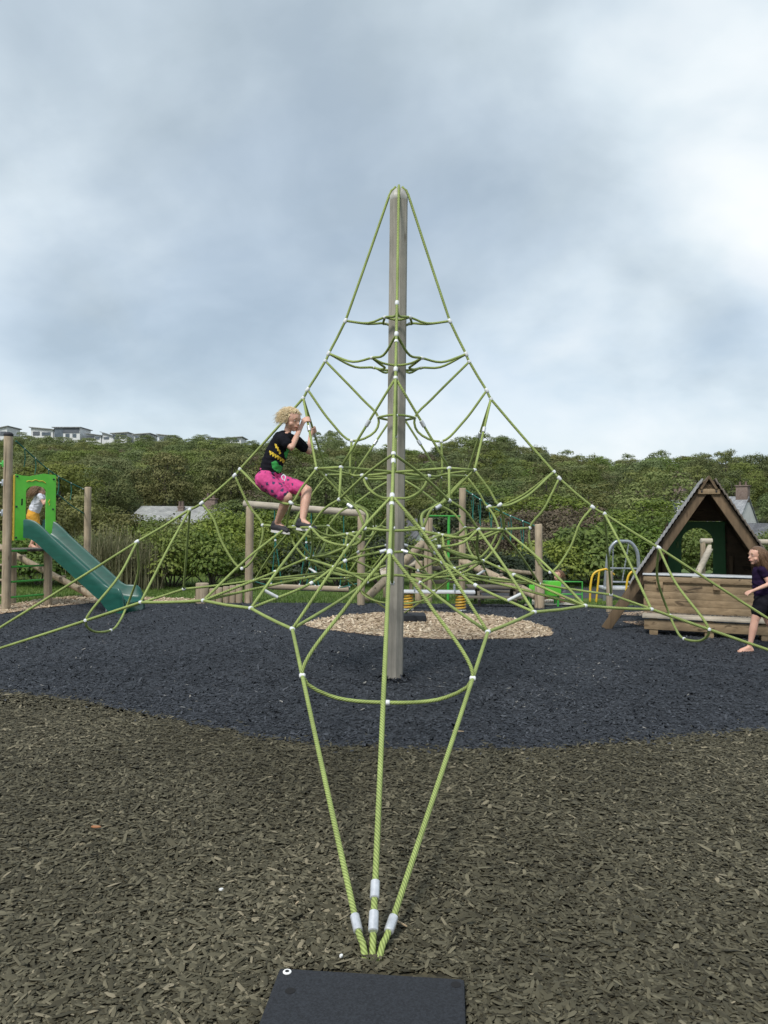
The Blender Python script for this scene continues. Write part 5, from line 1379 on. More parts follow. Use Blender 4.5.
# hilltop estate: monopitch houses, each its own
def hill_house(x0, x1, yl, yr, yb, lab, dark, wins, D=232, dep=8):
    yl += 2.8; yr += 2.8; Y = CY(D); a = at(x0, yl, Y); b = at(x1, yr, Y); zb = at((x0 + x1) / 2, yb, Y).z - 2.5
    e = empty("hilltop_house", ((a.x + b.x) / 2, Y, zb), lab, "house", "modern houses along the hilltop")
    mb = MB(); vs = [Vector(q) for q in ((a.x, Y, zb), (b.x, Y, zb), (b.x, Y, b.z), (a.x, Y, a.z))]; off = Vector((0, dep, 0))
    mb.add(vs + [v + off for v in vs], [(0, 1, 2, 3), (7, 6, 5, 4), (0, 4, 5, 1), (1, 5, 6, 2), (2, 6, 7, 3), (3, 7, 4, 0)]); mb.build("wall", M["wall_pale"], e, smooth=False)
    th = .22; d = (b - a).normalized(); aa = a - d * .5 + Vector((0, -.6, .02)); bb = b + d * .5 + Vector((0, -.6, .02)); o2 = Vector((0, dep + 1.0, 0)); up = Vector((0, 0, th))
    q = [aa, bb, bb + o2, aa + o2]; mb = MB(); mb.add(q + [v + up for v in q], [(0, 3, 2, 1), (4, 5, 6, 7), (0, 1, 5, 4), (1, 2, 6, 5), (2, 3, 7, 6), (3, 0, 4, 7)]); mb.build("roof", M["slate"] if dark else M["slate_pale"], e, smooth=False)
    W = b.x - a.x; zt = min(a.z, b.z)
    for (u0, u1, v0, v1, m_) in wins:
        h = zt - (zb + 2.5)
        mb = MB(); mb.box((a.x + W * (u0 + u1) / 2, Y - .06, zb + 2.5 + h * (v0 + v1) / 2), (W * (u1 - u0), .16, h * (v1 - v0)), None, .0); mb.build("cladding" if m_ == "wall_dark" else "window", M[m_], e, smooth=False)
w_ = "glass"; k_ = "wall_dark"
HL = [((-8, 7, 427, 424, 438), "pale flat roofed house at the far left end of the hilltop row", False, ((.1, .5, .2, .8, w_), (.55, .95, .3, .8, k_))),
      ((31, 53, 425, 427, 436), "second house from the left on the hilltop, with a pale grey roof slope", False, ((.1, .4, .1, .7, k_), (.5, .9, .1, .6, w_))),
      ((54, 80, 425, 425, 438), "largest hilltop house, glass corner and dark upper storey", True, ((.02, .35, .1, .95, w_), (.36, .98, .50, .98, k_), (.45, .60, .08, .42, w_), (.72, .86, .08, .42, w_))),
      ((86, 101, 431, 433, 440), "low dark clad house right of the largest hilltop house", True, ((.02, .55, .1, .98, k_), (.62, .9, .2, .7, w_))),
      ((102, 112, 430, 433, 440), "small white house in the middle of the hilltop row", True, ((.2, .7, .2, .7, w_),)),
      ((112, 127, 431, 430, 440), "white hilltop house with its roof rising to the right", False, ((.1, .45, .1, .8, w_), (.6, .98, .3, .98, k_))),
      ((134, 149, 432, 431, 440), "white hilltop house with a dark right half", False, ((.45, .98, .1, .98, k_), (.1, .35, .2, .7, w_))),
      ((158, 173, 432, 433.5, 441), "narrow white hilltop house standing apart right of the row", False, ((.1, .5, .15, .8, w_), (.6, .9, .15, .8, k_))),
      ((208, 222, 435, 436, 442), "low slate roofed house on the hill left of the climbing child", True, ((.1, .4, .2, .8, w_), (.5, .95, .2, .9, k_))),
      ((223, 241, 436, 434.5, 442), "last white house at the right end of the hilltop row", False, ((.1, .4, .2, .8, w_), (.55, .9, .2, .8, w_)))]
for (a_, lab, dk, wn) in HL: hill_house(*a_, lab, dk, wn)
# mast on the skyline
D = 235; Y = CY(D); p0 = at(329.5, 446, Y); p1 = at(329.7, 431, Y)
e = empty("radio_mast", (p0.x, Y, p0.z - 3), "thin radio mast on the skyline left of the timber mast", "mast")
mb = MB(); mb.tube([(p0.x, Y, p0.z - 3), p1], .22, 8); mb.build("pole", M["slate_dark"], e)
mb = MB(); mb.lathe([(.45, -.9), (.6, -.6), (.6, .5), (.35, .8)], p1 + Vector((0, 0, -.6)), 10); mb.build("antenna_drum", M["slate_dark"], e)

# ------------------------------------------------------------------ nearer trees and shrubs
G = "shrubs along the back edge of the playground"
def S(*a, **k): return shrub(*a, **k)
S(-25, 20, 3.6, 2.5, "leaf_olive", "olive green bush at the far left behind the play tower", nl=16)
S(22, 19.5, 2.8, 2.3, "leaf_olive", "yellowish bush seen through the arched green panel", nl=14)
S(72, 21, 3.0, 2.35, "leaf_olive", "rounded olive shrub right behind the slide's top", nl=14)
S(112, 22, 3.2, 1.95, "leaf_olive", "low olive shrub below the long pale roof's left end", nl=14)
S(155, 22, 3.4, 1.72, "leaf_green", "green bush in front of the long pale roof", nl=16)
S(192, 21, 3.2, 1.68, "leaf_olive", "low olive bush in front of the long pale roof's middle", nl=14)
S(232, 20, 3.4, 1.9, "leaf_bright", "bright yellow green bush behind the balance frame's left post", nl=18)
S(272, 20.5, 3.0, 2.0, "leaf_bright", "yellow green shrub under the climbing child", nl=16)
S(318, 21, 3.6, 2.0, "leaf_green", "leafy shrub in the middle of the balance frame", nl=16)
S(356, 20, 2.8, 1.9, "leaf_green", "green shrub behind the balance frame's right post", nl=14)
S(172, 16.6, 2.4, 1.45, "leaf_bright", "bright green shrub beside the dark fence, below the long pale roof", nl=14)
S(212, 16.5, 2.2, 1.35, "leaf_green", "shrub growing over the fence behind the low log row", nl=14)
S(130, 16.8, 2.2, 1.2, "leaf_olive", "low shrub behind the slide's foot", nl=12)
S(92, 16.7, 2.2, 1.2, "leaf_green", "dark green low shrub behind the slide's middle", nl=12)
S(45, 16.6, 2.4, 1.3, "leaf_green", "low green shrub behind the rungs of the play tower", nl=12)
S(0, 16.6, 2.4, 1.3, "leaf_green", "low green shrub behind the tall tower post", nl=12)
S(262, 17.4, 2.0, 1.2, "leaf_green", "low shrub behind the left half of the swinging log", nl=12)
S(300, 17.2, 2.0, 1.15, "leaf_dark", "dark low shrub behind the middle of the swinging log", nl=12)
S(338, 17.3, 2.2, 1.2, "leaf_green", "low shrub behind the right half of the swinging log", nl=12)
S(382, 18, 2.2, 1.3, "leaf_dark", "dark shrub hidden partly by the timber mast", nl=12)
S(410, 24, 3.0, 1.0, "leaf_bright", "pale green shrub just right of the mast, below the small house", nl=14)
S(446, 20, 2.2, 1.0, "leaf_dry", "dry brownish scrub between the two tall posts", nl=12)
S(470, 19, 2.4, 1.0, "leaf_olive", "olive scrub behind the tall post right of the mast", nl=12)
S(500, 21, 3.2, 1.7, "leaf_dry", "brown twiggy bush behind the teal rope net", nl=16)
S(535, 23, 3.4, 2.1, "leaf_dry", "tall brown twiggy bush behind the short post", nl=16)
S(574, 24, 3.0, 2.3, "leaf_dry", "greyish brown bush right of the short post", nl=14)
S(552, 18.2, 2.0, 1.25, "leaf_bright", "bright leafy shrub behind the green play counter", nl=13, size=.10)
S(590, 18.8, 2.6, 1.6, "leaf_green", "large leaved green shrub behind the yellow handrail", nl=16, size=.12)
S(626, 20.5, 2.8, 1.75, "leaf_green", "green shrub framed by the grey steel arch", nl=16, size=.11)
S(522, 17.6, 2.0, .95, "leaf_dark", "dark low shrub behind the picnic table's right end", nl=12)
S(490, 17.4, 2.0, .9, "leaf_dark", "dark low shrub behind the picnic table's left end", nl=12)
S(664, 21, 3.2, 1.9, "leaf_green", "green shrub behind the playhouse's left slope", nl=16)
S(700, 22, 3.2, 1.5, "leaf_bright", "light green shrub seen through the playhouse doorway", nl=16)
S(742, 21, 3.2, 1.45, "leaf_green", "green shrub behind the right side of the playhouse", nl=14)
S(790, 22, 3.2, 1.6, "leaf_green", "green shrub at the far right edge", nl=14)
reeds(118, 16.0, 1.6, 1.25, "clump of pale ornamental grass behind the lower half of the slide")
reeds(101, 16.1, 1.4, 1.2, "pale ornamental grass clump between the end post and the slide")
reeds(140, 16.0, 1.3, .95, "smaller pale ornamental grass clump right of the slide's foot", n=300)
# taller trees standing between the playground and the hill
NEARP = [tree_proto(4.6, 4.6, .25, 30, 520, .16, M["leaf_bright"], .12), tree_proto(5.2, 4.4, .2, 30, 420, .18, M["leaf_green"], .12), tree_proto(4.8, 4.2, .2, 26, 420, .17, M["leaf_dark"], .12), tree_proto(4.8, 3.8, .2, 26, 420, .17, M["leaf_olive"], .12)]
def NT(px, D, k, s, sz, lab):
    p = at(px, 520, CY(D)); place_tree(NEARP[k], (p.x, p.y, max(0, float(hill_z(p.x, p.y))) - .1), (s, sz), random.uniform(0, 6), lab, name="garden_tree")
NT(652, 34, 0, .95, .62, "bright green tree between the steel arch and the playhouse")
NT(690, 44, 1, 1.0, .46, "green tree directly behind the playhouse roof")
NT(610, 40, 1, .9, .55, "green tree behind the steel arch, below the wood")
NT(560, 42, 1, 1.1, .74, "spreading green tree right of the teal rope net")
NT(520, 44, 0, 1.05, .72, "light green tree behind the teal rope net")
NT(478, 48, 2, 1.1, .86, "dark evergreen right of the tall post")
NT(440, 56, 2, 1.0, .70, "dark tree behind the small house with white gable")
NT(395, 50, 3, 1.0, .80, "yellowish tree directly behind the mast")
NT(362, 46, 1, 1.0, .74, "green tree left of the mast above the balance frame's right post")
NT(318, 50, 3, 1.0, .62, "olive tree behind the climbing child's knees")
NT(270, 52, 2, 1.1, .62, "dark tree behind the balance frame's top beam")
NT(236, 58, 1, 1.0, .6, "green tree behind the right end of the long pale roof")
NT(90, 46, 3, 1.1, .55, "olive tree behind the end post of the rope handrail")
NT(40, 44, 3, 1.2, .62, "olive tree behind the arched green panel")
NT(-10, 42, 1, 1.2, .65, "green tree at the far left behind the play tower")
NT(720, 60, 1, .9, .42, "green tree between the playhouse and the white cottage")
NT(800, 48, 0, .9, .5, "bright green tree at the right edge beyond the playhouse")
# grass blades on the strip of lawn
def lawn():
    n = 42000
    D = 13.3 + 5.2 * rng.uniform(0, 1, n) ** 1.3; x = CAM.x + D * rng.uniform(-.62, .58, n); y = CAM.y + D
    k = ~in_poly(x, y, black_np) & ~in_poly(x, y, strip) & ~((D > 14.6) & (x > 1.3) & (y < 10.2) & (y > 7.3))
    x, y = x[k], y[k]; n = len(x); h = .05 * rng.uniform(.5, 1.5, n); a = rng.uniform(0, 6.3, n); w = .006
    lx, ly = rng.normal(0, .02, n), rng.normal(0, .02, n)
    V = np.stack([np.stack([x - np.cos(a) * w, y - np.sin(a) * w, np.zeros(n)], -1), np.stack([x + np.cos(a) * w, y + np.sin(a) * w, np.zeros(n)], -1), np.stack([x + lx, y + ly, h], -1)], 1)
    me = np_mesh("grass", V.reshape(-1, 3), np.arange(3 * n).reshape(-1, 3), M["grass_blade"], np.repeat(np.clip(rng.normal(.55, .2, n), 0, 1), 3))
    o = bpy.data.objects.new("grass", me); col.objects.link(o); tag(o, "mown green grass behind the rubber surfacing", kind="stuff")
lawn()
# ------------------------------------------------------------------ people
from mathutils import noise as mnoise
def blob(name, chains, voxel, mat, parent, smooth=3, extra=None, wr=0.0):
    """one continuous skin grown round chains of (point, radius)"""
    bm = bmesh.new()
    for ch in chains:
        ch = [(Vector(p), r) for p, r in ch]
        pts = []
        if len(ch) == 1: pts = ch
        for (p, r), (q, s) in zip(ch[:-1], ch[1:]):
            n = max(1, int((q - p).length / max(.003, min(r, s) * .38)))
            for i in range(n + 1): t = i / n; pts.append((p.lerp(q, t), r + (s - r) * t))
        for p, r in pts:
            bmesh.ops.create_icosphere(bm, subdivisions=2, radius=r, matrix=Matrix.Translation(p))
    for c, rad, Mx in (extra or []):
        bmesh.ops.create_icosphere(bm, subdivisions=3, radius=1, matrix=Matrix.Translation(c) @ Mx.to_4x4() @ Matrix.Diagonal((*rad, 1)))
    me = bpy.data.meshes.new(name); bm.to_mesh(me); bm.free()
    o = bpy.data.objects.new(name, me); col.objects.link(o)
    md = o.modifiers.new("r", 'REMESH'); md.mode = 'VOXEL'; md.voxel_size = voxel
    ms = o.modifiers.new("s", 'SMOOTH'); ms.factor = .5; ms.iterations = smooth
    dg = bpy.context.evaluated_depsgraph_get()
    me2 = bpy.data.meshes.new_from_object(o.evaluated_get(dg))
    o.modifiers.clear(); o.data = me2; bpy.data.meshes.remove(me)
    me2.name = name; me2.materials.clear(); me2.materials.append(mat); me2.shade_smooth()
    if 'cloth' in mat.name:       # creases
        ns = [v.normal.copy() for v in me2.vertices]
        for v, nn_ in zip(me2.vertices, ns):
            p = v.co; w_ = mnoise.noise(Vector((p.x * 9, p.y * 9, p.z * 22 + 3 * mnoise.noise(p * 6)))) + .6 * mnoise.noise(Vector((p.x * 22 + p.z * 14, p.y * 22, p.z * 26)))
            v.co = p + nn_ * (.0075 * w_)
        me2.update()
    if parent is not None: attach(o, parent)
    return o
def frame(f, up=Vector((0, 0, 1))):
    """columns: right, forward, up for a facing direction"""
    f = f.normalized(); r = f.cross(up).normalized(); u = r.cross(f).normalized()
    return Matrix((r, f, u)).transposed()
def hair(name, c, F, rad, mat, parent, n, length, fn, thick=.0045, clear=.35):
    """strands rooted on the scalp; fn(d_local, t, L) -> offset in the head frame"""
    mb = MB(); tint = []
    for i in range(n):
        d = Vector(rng.normal(0, 1, 3)).normalized()
        if d.y > clear and d.z < .62: continue
        if d.z < -.45: continue
        L = length * random.uniform(.6, 1.25); root = Vector((d.x * rad[0], d.y * rad[1], d.z * rad[2]))
        ph = random.uniform(0, 6.3); P = []
        for k in range(6):
            t = k / 5; P.append(c + F @ (root * .97 + fn(d, t, L) + Vector((math.sin(ph + t * 5), math.cos(ph * 1.7 + t * 4), math.sin(ph * 2 + t * 5))) * L * .07 * t))
        n0 = len(mb.v); mb.tube(P, [thick * (1.15 - .85 * k / 5) for k in range(6)], 4)
        tint += [min(1, max(0, random.gauss(.5, .22)))] * (len(mb.v) - n0)
    # under-layer so that no scalp shows
    bm = bmesh.new(); bmesh.ops.create_icosphere(bm, subdivisions=3, radius=1)
    bmesh.ops.delete(bm, geom=[v for v in bm.verts if (v.co.y > clear + .12 and v.co.z < .66) or v.co.z < -.5], context='VERTS'); bm.verts.index_update()
    mb.add([c + F @ Vector((v.co.x * rad[0] * 1.03, v.co.y * rad[1] * 1.03, v.co.z * rad[2] * 1.03)) for v in bm.verts], [[v.index for v in f.verts] for f in bm.faces])
    tint += [.35] * len(bm.verts); bm.free()
    o = mb.build(name, mat, parent, angle=180)
    a = o.data.attributes.new("tint", 'FLOAT', 'POINT'); a.data.foreach_set("value", np.array(tint, np.float32))
    return o
def head_parts(c, F, s):
    """chains and ellipsoids of a child's head: skull, jaw, nose, brow, ears; s = half height"""
    P = lambda x, y, z: c + F @ Vector((x, y, z)) * s
    ch = [[(P(0, .80, -.02), .10 * s), (P(0, .96, -.20), .135 * s)], [(P(-.34, .70, .20), .10 * s), (P(0, .76, .22), .10 * s), (P(.34, .70, .20), .10 * s)],
          [(P(-.15, .80, -.50), .085 * s), (P(0, .86, -.50), .10 * s), (P(.15, .80, -.50), .085 * s)], [(P(0, .55, -.80), .22 * s)], [(P(-.40, .46, -.34), .24 * s)], [(P(.40, .46, -.34), .24 * s)],
          [(P(-.78, -.02, .08), .09 * s), (P(-.80, -.06, -.14), .10 * s), (P(-.74, 0, -.26), .07 * s)], [(P(.78, -.02, .08), .09 * s), (P(.80, -.06, -.14), .10 * s), (P(.74, 0, -.26), .07 * s)]]
    ex = [(P(0, -.05, .18), (.76 * s, .92 * s, .82 * s), F), (P(0, .22, -.35), (.58 * s, .60 * s, .62 * s), F)]
    return ch, ex
def face(c, F, s, parent, body):
    P = lambda x, y, z: c + F @ Vector((x, y, z)) * s
    for x in (-.30, .30):
        mb = MB(); mb.sphere(P(x, .735, .02), .060 * s, 2, (1.3, .7, .7), F); e = mb.build("eye", M["cloth_white"], parent)
        mb = MB(); mb.sphere(P(x, .765, .015), .046 * s, 2, (1, .5, 1), F); mb.build("iris", M["eye_dark"], e)
        mb = MB(); mb.tube([P(x - .16, .80, .25), P(x, .86, .30), P(x + .16, .80, .25)], .030 * s, 6); mb.build("eyebrow", M["brow"], parent)
    mb = MB(); mb.tube(smooth_path([P(-.20, .84, -.50), P(-.08, .93, -.49), P(0, .95, -.50), P(.08, .93, -.49), P(.20, .84, -.50)], .01), .038 * s, 6); mb.build("mouth", M["lips"], parent)
def grip(c, axis, palm, wrist, r=.0085, hand=.075):
    """chains of a hand closed round a rope at c: palm on one side, four fingers and a thumb round it"""
    axis = axis.normalized(); palm = (palm - axis * palm.dot(axis)).normalized(); side = axis.cross(palm)
    ch = [[(wrist, .020), (c + palm * .036, .022)]]
    for i, (o, L) in enumerate(((-.024, .85), (-.008, 1.0), (.008, .96), (.024, .78))):
        b = c + axis * o
        pts = [(c + palm * .036 + axis * o * .9, r * 1.15)]
        for a in (60, 115, 165 * L, 215 * L):
            t = R(a); pts.append((b + (palm * math.cos(t) + side * math.sin(t)) * .0245, r * (1.0 if a < 120 else .88)))
        ch.append(pts)
    ch.append([(c + palm * .034 + axis * .026, r * 1.3), (c + (palm * .7 - side * .7) * .030 + axis * .034, r * 1.1), (c - side * .026 + axis * .030, r * .95)])
    return ch
def relaxed_hand(wrist, d, nrm, s=1.0):
    """open, slightly curled hand pointing along d with palm normal nrm"""
    d = d.normalized(); nrm = (nrm - d * nrm.dot(d)).normalized(); w = d.cross(nrm)
    ch = [[(wrist, .019 * s), (wrist + d * .030 * s, .020 * s)]]
    for o in (-.018, 0, .018): ch.append([(wrist + d * .01 * s, .015 * s), (wrist + d * .052 * s + w * o * s, .0125 * s)])
    for o, L in ((-.024, .80), (-.008, .98), (.008, 1.0), (.024, .86)):
        b = wrist + d * .055 * s + w * o * s
        ch.append([(b, .0078 * s), (b + (d * .024 + nrm * .004 + w * o * .18) * L * s, .0072 * s), (b + (d * .042 + nrm * .014 + w * o * .3) * L * s, .0066 * s), (b + (d * .052 + nrm * .026 + w * o * .3) * L * s, .006 * s)])
    b = wrist + d * .012 * s - w * .016 * s
    ch.append([(b, .011 * s), (b + (d * .022 - w * .020 + nrm * .006) * s, .009 * s), (b + (d * .042 - w * .026 + nrm * .012) * s, .0072 * s)])
    return ch
def bare_foot(ankle, fwd, s=1.0):
    """heel, instep and five toes on the ground below the ankle"""
    f = Vector((fwd.x, fwd.y, 0)).normalized(); w = Vector((f.y, -f.x, 0)); g = Vector((ankle.x, ankle.y, 0)); z = ankle.z - .055 * s
    P = lambda a, b, c: Vector((ankle.x, ankle.y, z)) + f * a * s + w * b * s + Vector((0, 0, c * s))
    ch = [[(ankle, .028 * s), (P(-.025, 0, .026), .026 * s)], [(ankle, .028 * s), (P(.05, 0, .036), .025 * s), (P(.10, 0, .022), .020 * s)], [(P(-.025, 0, .024), .024 * s), (P(.05, -.008, .018), .018 * s), (P(.10, -.018, .016), .016 * s)], [(P(.05, .01, .018), .018 * s), (P(.10, .018, .016), .016 * s)]]
    for i, o in enumerate((-.026, -.012, 0, .012, .024)): ch.append([(P(.105, o, .013), .011 * s), (P(.140 - abs(o + .02) * .35, o * 1.1, .009), (.0095 if i else .012) * s)])
    return ch
def shoe(ank, fwd, parent, s=1.0, tilt=0):
    f = fwd.normalized(); w = f.cross(Vector((0, 0, 1))).normalized(); u = w.cross(f)
    P = lambda a, b, c: ank + f * a * s + w * b * s + u * c * s
    o = blob("shoe", [[(P(-.03, 0, -.03), .036 * s), (P(.03, 0, -.03), .036 * s), (P(.09, .004, -.042), .032 * s), (P(.125, .004, -.048), .026 * s)], [(P(-.02, 0, .0), .036 * s)]], .007, M["shoe_dark"], parent)
    mb = MB(); n = 16
    out = []
    for i in range(n):
        a = 2 * math.pi * i / n; out.append((.048 + .105 * math.cos(a), (.040 - .008 * math.cos(a)) * math.sin(a) * (1.0)))
    Mx = Matrix((f, w, u)).transposed().to_4x4(); Mx.translation = P(0, 0, -.078); Mx = Mx @ Matrix.Scale(s, 4)
    mb.prism(out, Mx, .020); mb.build("sole", M["shoe_sole"], o)
    return o
def project_patch(outline2d, origin, ux, uy, n, surf, mat, name, parent, off=.0035):
    """a printed patch laid on a garment: outline in the plane (ux,uy), pushed along -n on to the surface"""
    dg = bpy.context.evaluated_depsgraph_get()
    V = [v.co + world_loc(surf) for v in surf.data.vertices]; Fc = [tuple(p.vertices) for p in surf.data.polygons]
    bvh = BVHTree.FromPolygons(V, Fc)
    xs = [p[0] for p in outline2d]; ys = [p[1] for p in outline2d]; st = .006
    vs = {}; fs = []
    poly = outline2d
    nx = int((max(xs) - min(xs)) / st) + 1; ny = int((max(ys) - min(ys)) / st) + 1
    gx = np.array([min(xs) + st * (i + .5) for i in range(nx)]); gy = np.array([min(ys) + st * (j + .5) for j in range(ny)])
    mb = MB()
    for i in range(nx):
        ins = in_poly(np.full(ny, gx[i]), gy, poly)
        for j in range(ny):
            if not ins[j]: continue
            q = []
            for dx, dy in ((-.5, -.5), (.5, -.5), (.5, .5), (-.5, .5)):
                key = (i + (dx > 0), j + (dy > 0))
                if key not in vs:
                    o = origin + ux * (gx[i] + dx * st) + uy * (gy[j] + dy * st) + n * .3
                    h = bvh.ray_cast(o, -n)
                    vs[key] = (len(mb.v), ) if h[0] is not None else None
                    if h[0] is not None: mb.v.append(tuple(h[0] + n * off))
                if vs[key] is None: q = None; break
                q.append(vs[key][0])
            if q: mb.f.append(tuple(q)); mb.uv += [(0, 0)] * 4
    if mb.f: return mb.build(name, mat, parent, angle=180)

def climbing_child():
    J = lambda px, py, Y: at(px, py, Y)
    hip = J(267, 478, -.26); e = empty("person", (hip.x, hip.y, J(290, 533, -.3).z), "child with tousled blond hair, black T-shirt and pink shorts, climbing in the rope net", "person")
    hd = J(291.5, 419.5, -.27); f = Vector((.80, -.52, -.30)); F = frame(f); s = .098
    sN, sF = J(282, 439.5, -.385), J(296, 441, -.15)
    eN, eF = J(291.5, 447.5, -.44), J(309, 452, -.03)
    C2 = Vector((-.88, 0, 2.64)); g1 = C2.lerp(Vector((-.693, -.457, 1.945)), .335); g2 = C2.lerp(Vector((-.693, .457, 1.945)), .40)
    wN = g1 + Vector((-.045, -.045, -.045)); wF = g2 + Vector((-.02, -.055, -.065))
    hN, hF = J(264, 480, -.33), J(273, 480, -.19)
    kN, kF = J(287.5, 497, -.38), J(307, 490.5, -.36)
    aN, aF = J(277, 523.5, -.19), J(302.5, 521, -.46)
    torso = [(J(268, 479, -.26), .092), (J(271, 468, -.265), .090), (J(276, 454, -.27), .092), (J(282, 442, -.27), .086), (J(286, 436, -.27), .055)]
    arm = lambda a, b, c: [(a, .037), (a.lerp(b, .5), .033), (b, .027), (b.lerp(c, .35), .027), (c, .019)]
    leg = lambda a, b, c: [(a, .076), (a.lerp(b, .5), .064), (b, .047), (b.lerp(c, .35), .047), (b.lerp(c, .75), .034), (c, .028)]
    hc, hx = head_parts(hd, F, s)
    ch = [torso, [(sN, .040), (J(286, 437, -.27), .05), (sF, .040)], [(J(286, 437, -.27), .036), (hd + F @ Vector((0, -.1, -.5)) * s, .036)], arm(sN, eN, wN), arm(sF, eF, wF), leg(hN, kN, aN), leg(hF, kF, aF),
          [(aN, .028), (aN + Vector((.06, -.03, -.03)), .02)], [(aF, .028), (aF + Vector((.06, -.03, -.03)), .02)]]
    ch += grip(g1, C2 - g1, wN - g1, wN) + grip(g2, C2 - g2, wF - g2, wF) + hc
    body = blob("body", ch, .0065, M["skin"], e, 3, hx)
    face(hd, F, s, e, body)
    sh = [[(p + Vector((0, 0, 0)), r + .014) for p, r in torso[1:4]] + [(torso[4][0] + Vector((0, 0, -.012)), .062)], [(sN, .055), (J(286, 439, -.27), .060), (sF, .055)],
          [(sN, .054), (sN.lerp(eN, .55), .050)], [(sF, .054), (sF.lerp(eF, .55), .050)], [(J(268.5, 476, -.265), .108), (J(271, 468, -.265), .106)]]
    shirt = blob("t_shirt", sh, .008, M["cloth_black"], e, 4)
    so = [[(J(268, 481, -.26), .108), (J(269.5, 473.5, -.262), .106)], [(hN, .088), (hN.lerp(kN, .5), .078), (hN.lerp(kN, .78), .072)], [(hF, .088), (hF.lerp(kF, .5), .078), (hF.lerp(kF, .80), .070)]]
    shorts = blob("shorts", so, .008, M["cloth_pink"], e, 4)
    mb = MB(); q = J(283.5, 474.5, -.40)
    mb.tube(smooth_path([q, q + Vector((.02, -.01, -.02)), q + Vector((.012, -.02, -.06))], .01), .005, 6); mb.tube(smooth_path([q, q + Vector((-.015, -.01, -.02)), q + Vector((.0, -.015, -.05))], .01), .005, 6); mb.build("drawstring", M["cloth_white"], shorts)
    shoe(aN + Vector((0, 0, -.005)), Vector((.85, -.45, -.10)), e, 1.0); shoe(aF + Vector((0, 0, -.005)), Vector((.9, -.35, -.08)), e, 1.0)
    def fn(d, t, L):      # tousled, blown back
        v = Vector((d.x, d.y - .30, d.z * .9)); c_ = math.sin(d.x * 37 + d.z * 29); k_ = L * t * .16
        return v * L * t * .50 + Vector((k_ * c_, -L * .22 * t * t + k_ * math.cos(d.z * 41), -L * .50 * t * t)) + Vector((math.sin(t * 7 + d.z * 30), math.cos(t * 7 + d.x * 30), math.sin(t * 6 + d.y * 25))) * L * .10 * t
    hair("hair", hd + F @ Vector((0, -.05, .15)) * s, F, (.80 * s, .95 * s, .90 * s), M["hair_blond"], e, 3000, .074, fn, .0021, .32)
    # the print on the shirt: green shapes and two rows of yellow strokes
    o = J(281, 459, -.42); n = (CAM - o).normalized(); n = Vector((n.x, n.y, 0)).normalized(); ux = Vector((-n.y, n.x, 0)).normalized()
    if ux.x < 0: ux = -ux
    uy = Vector((0, 0, 1)); px = .0088
    def pp(pts): return [((x - 281) * px, (459 - y) * px) for x, y in pts]
    for pts in ([(271.5, 462), (276, 460), (279, 464), (284, 466), (288, 471), (283, 474), (276, 471), (272, 467)], [(284, 452), (288, 447), (292, 446), (294, 450), (297, 455), (296, 460), (292, 463), (288, 459), (285, 456)]):
        project_patch(pp(pts), o, ux, uy, n, shirt, M["print_green"], "shirt_print", shirt)
    for (x0, y0, x1, y1) in ((269, 451, 292, 464.5), (274.5, 444, 280, 453)):
        k = 9 if x1 - x0 > 10 else 3
        for i in range(k):
            t = i / k; xa = x0 + (x1 - x0) * t; ya = y0 + (y1 - y0) * t
            project_patch(pp([(xa, ya - 1), (xa + 2.0, ya - .6), (xa + 2.6, ya + 3.0), (xa + .8, ya + 3.6)]), o, ux, uy, n, shirt, M["print_yellow"], "shirt_print", shirt, .005)
climbing_child()

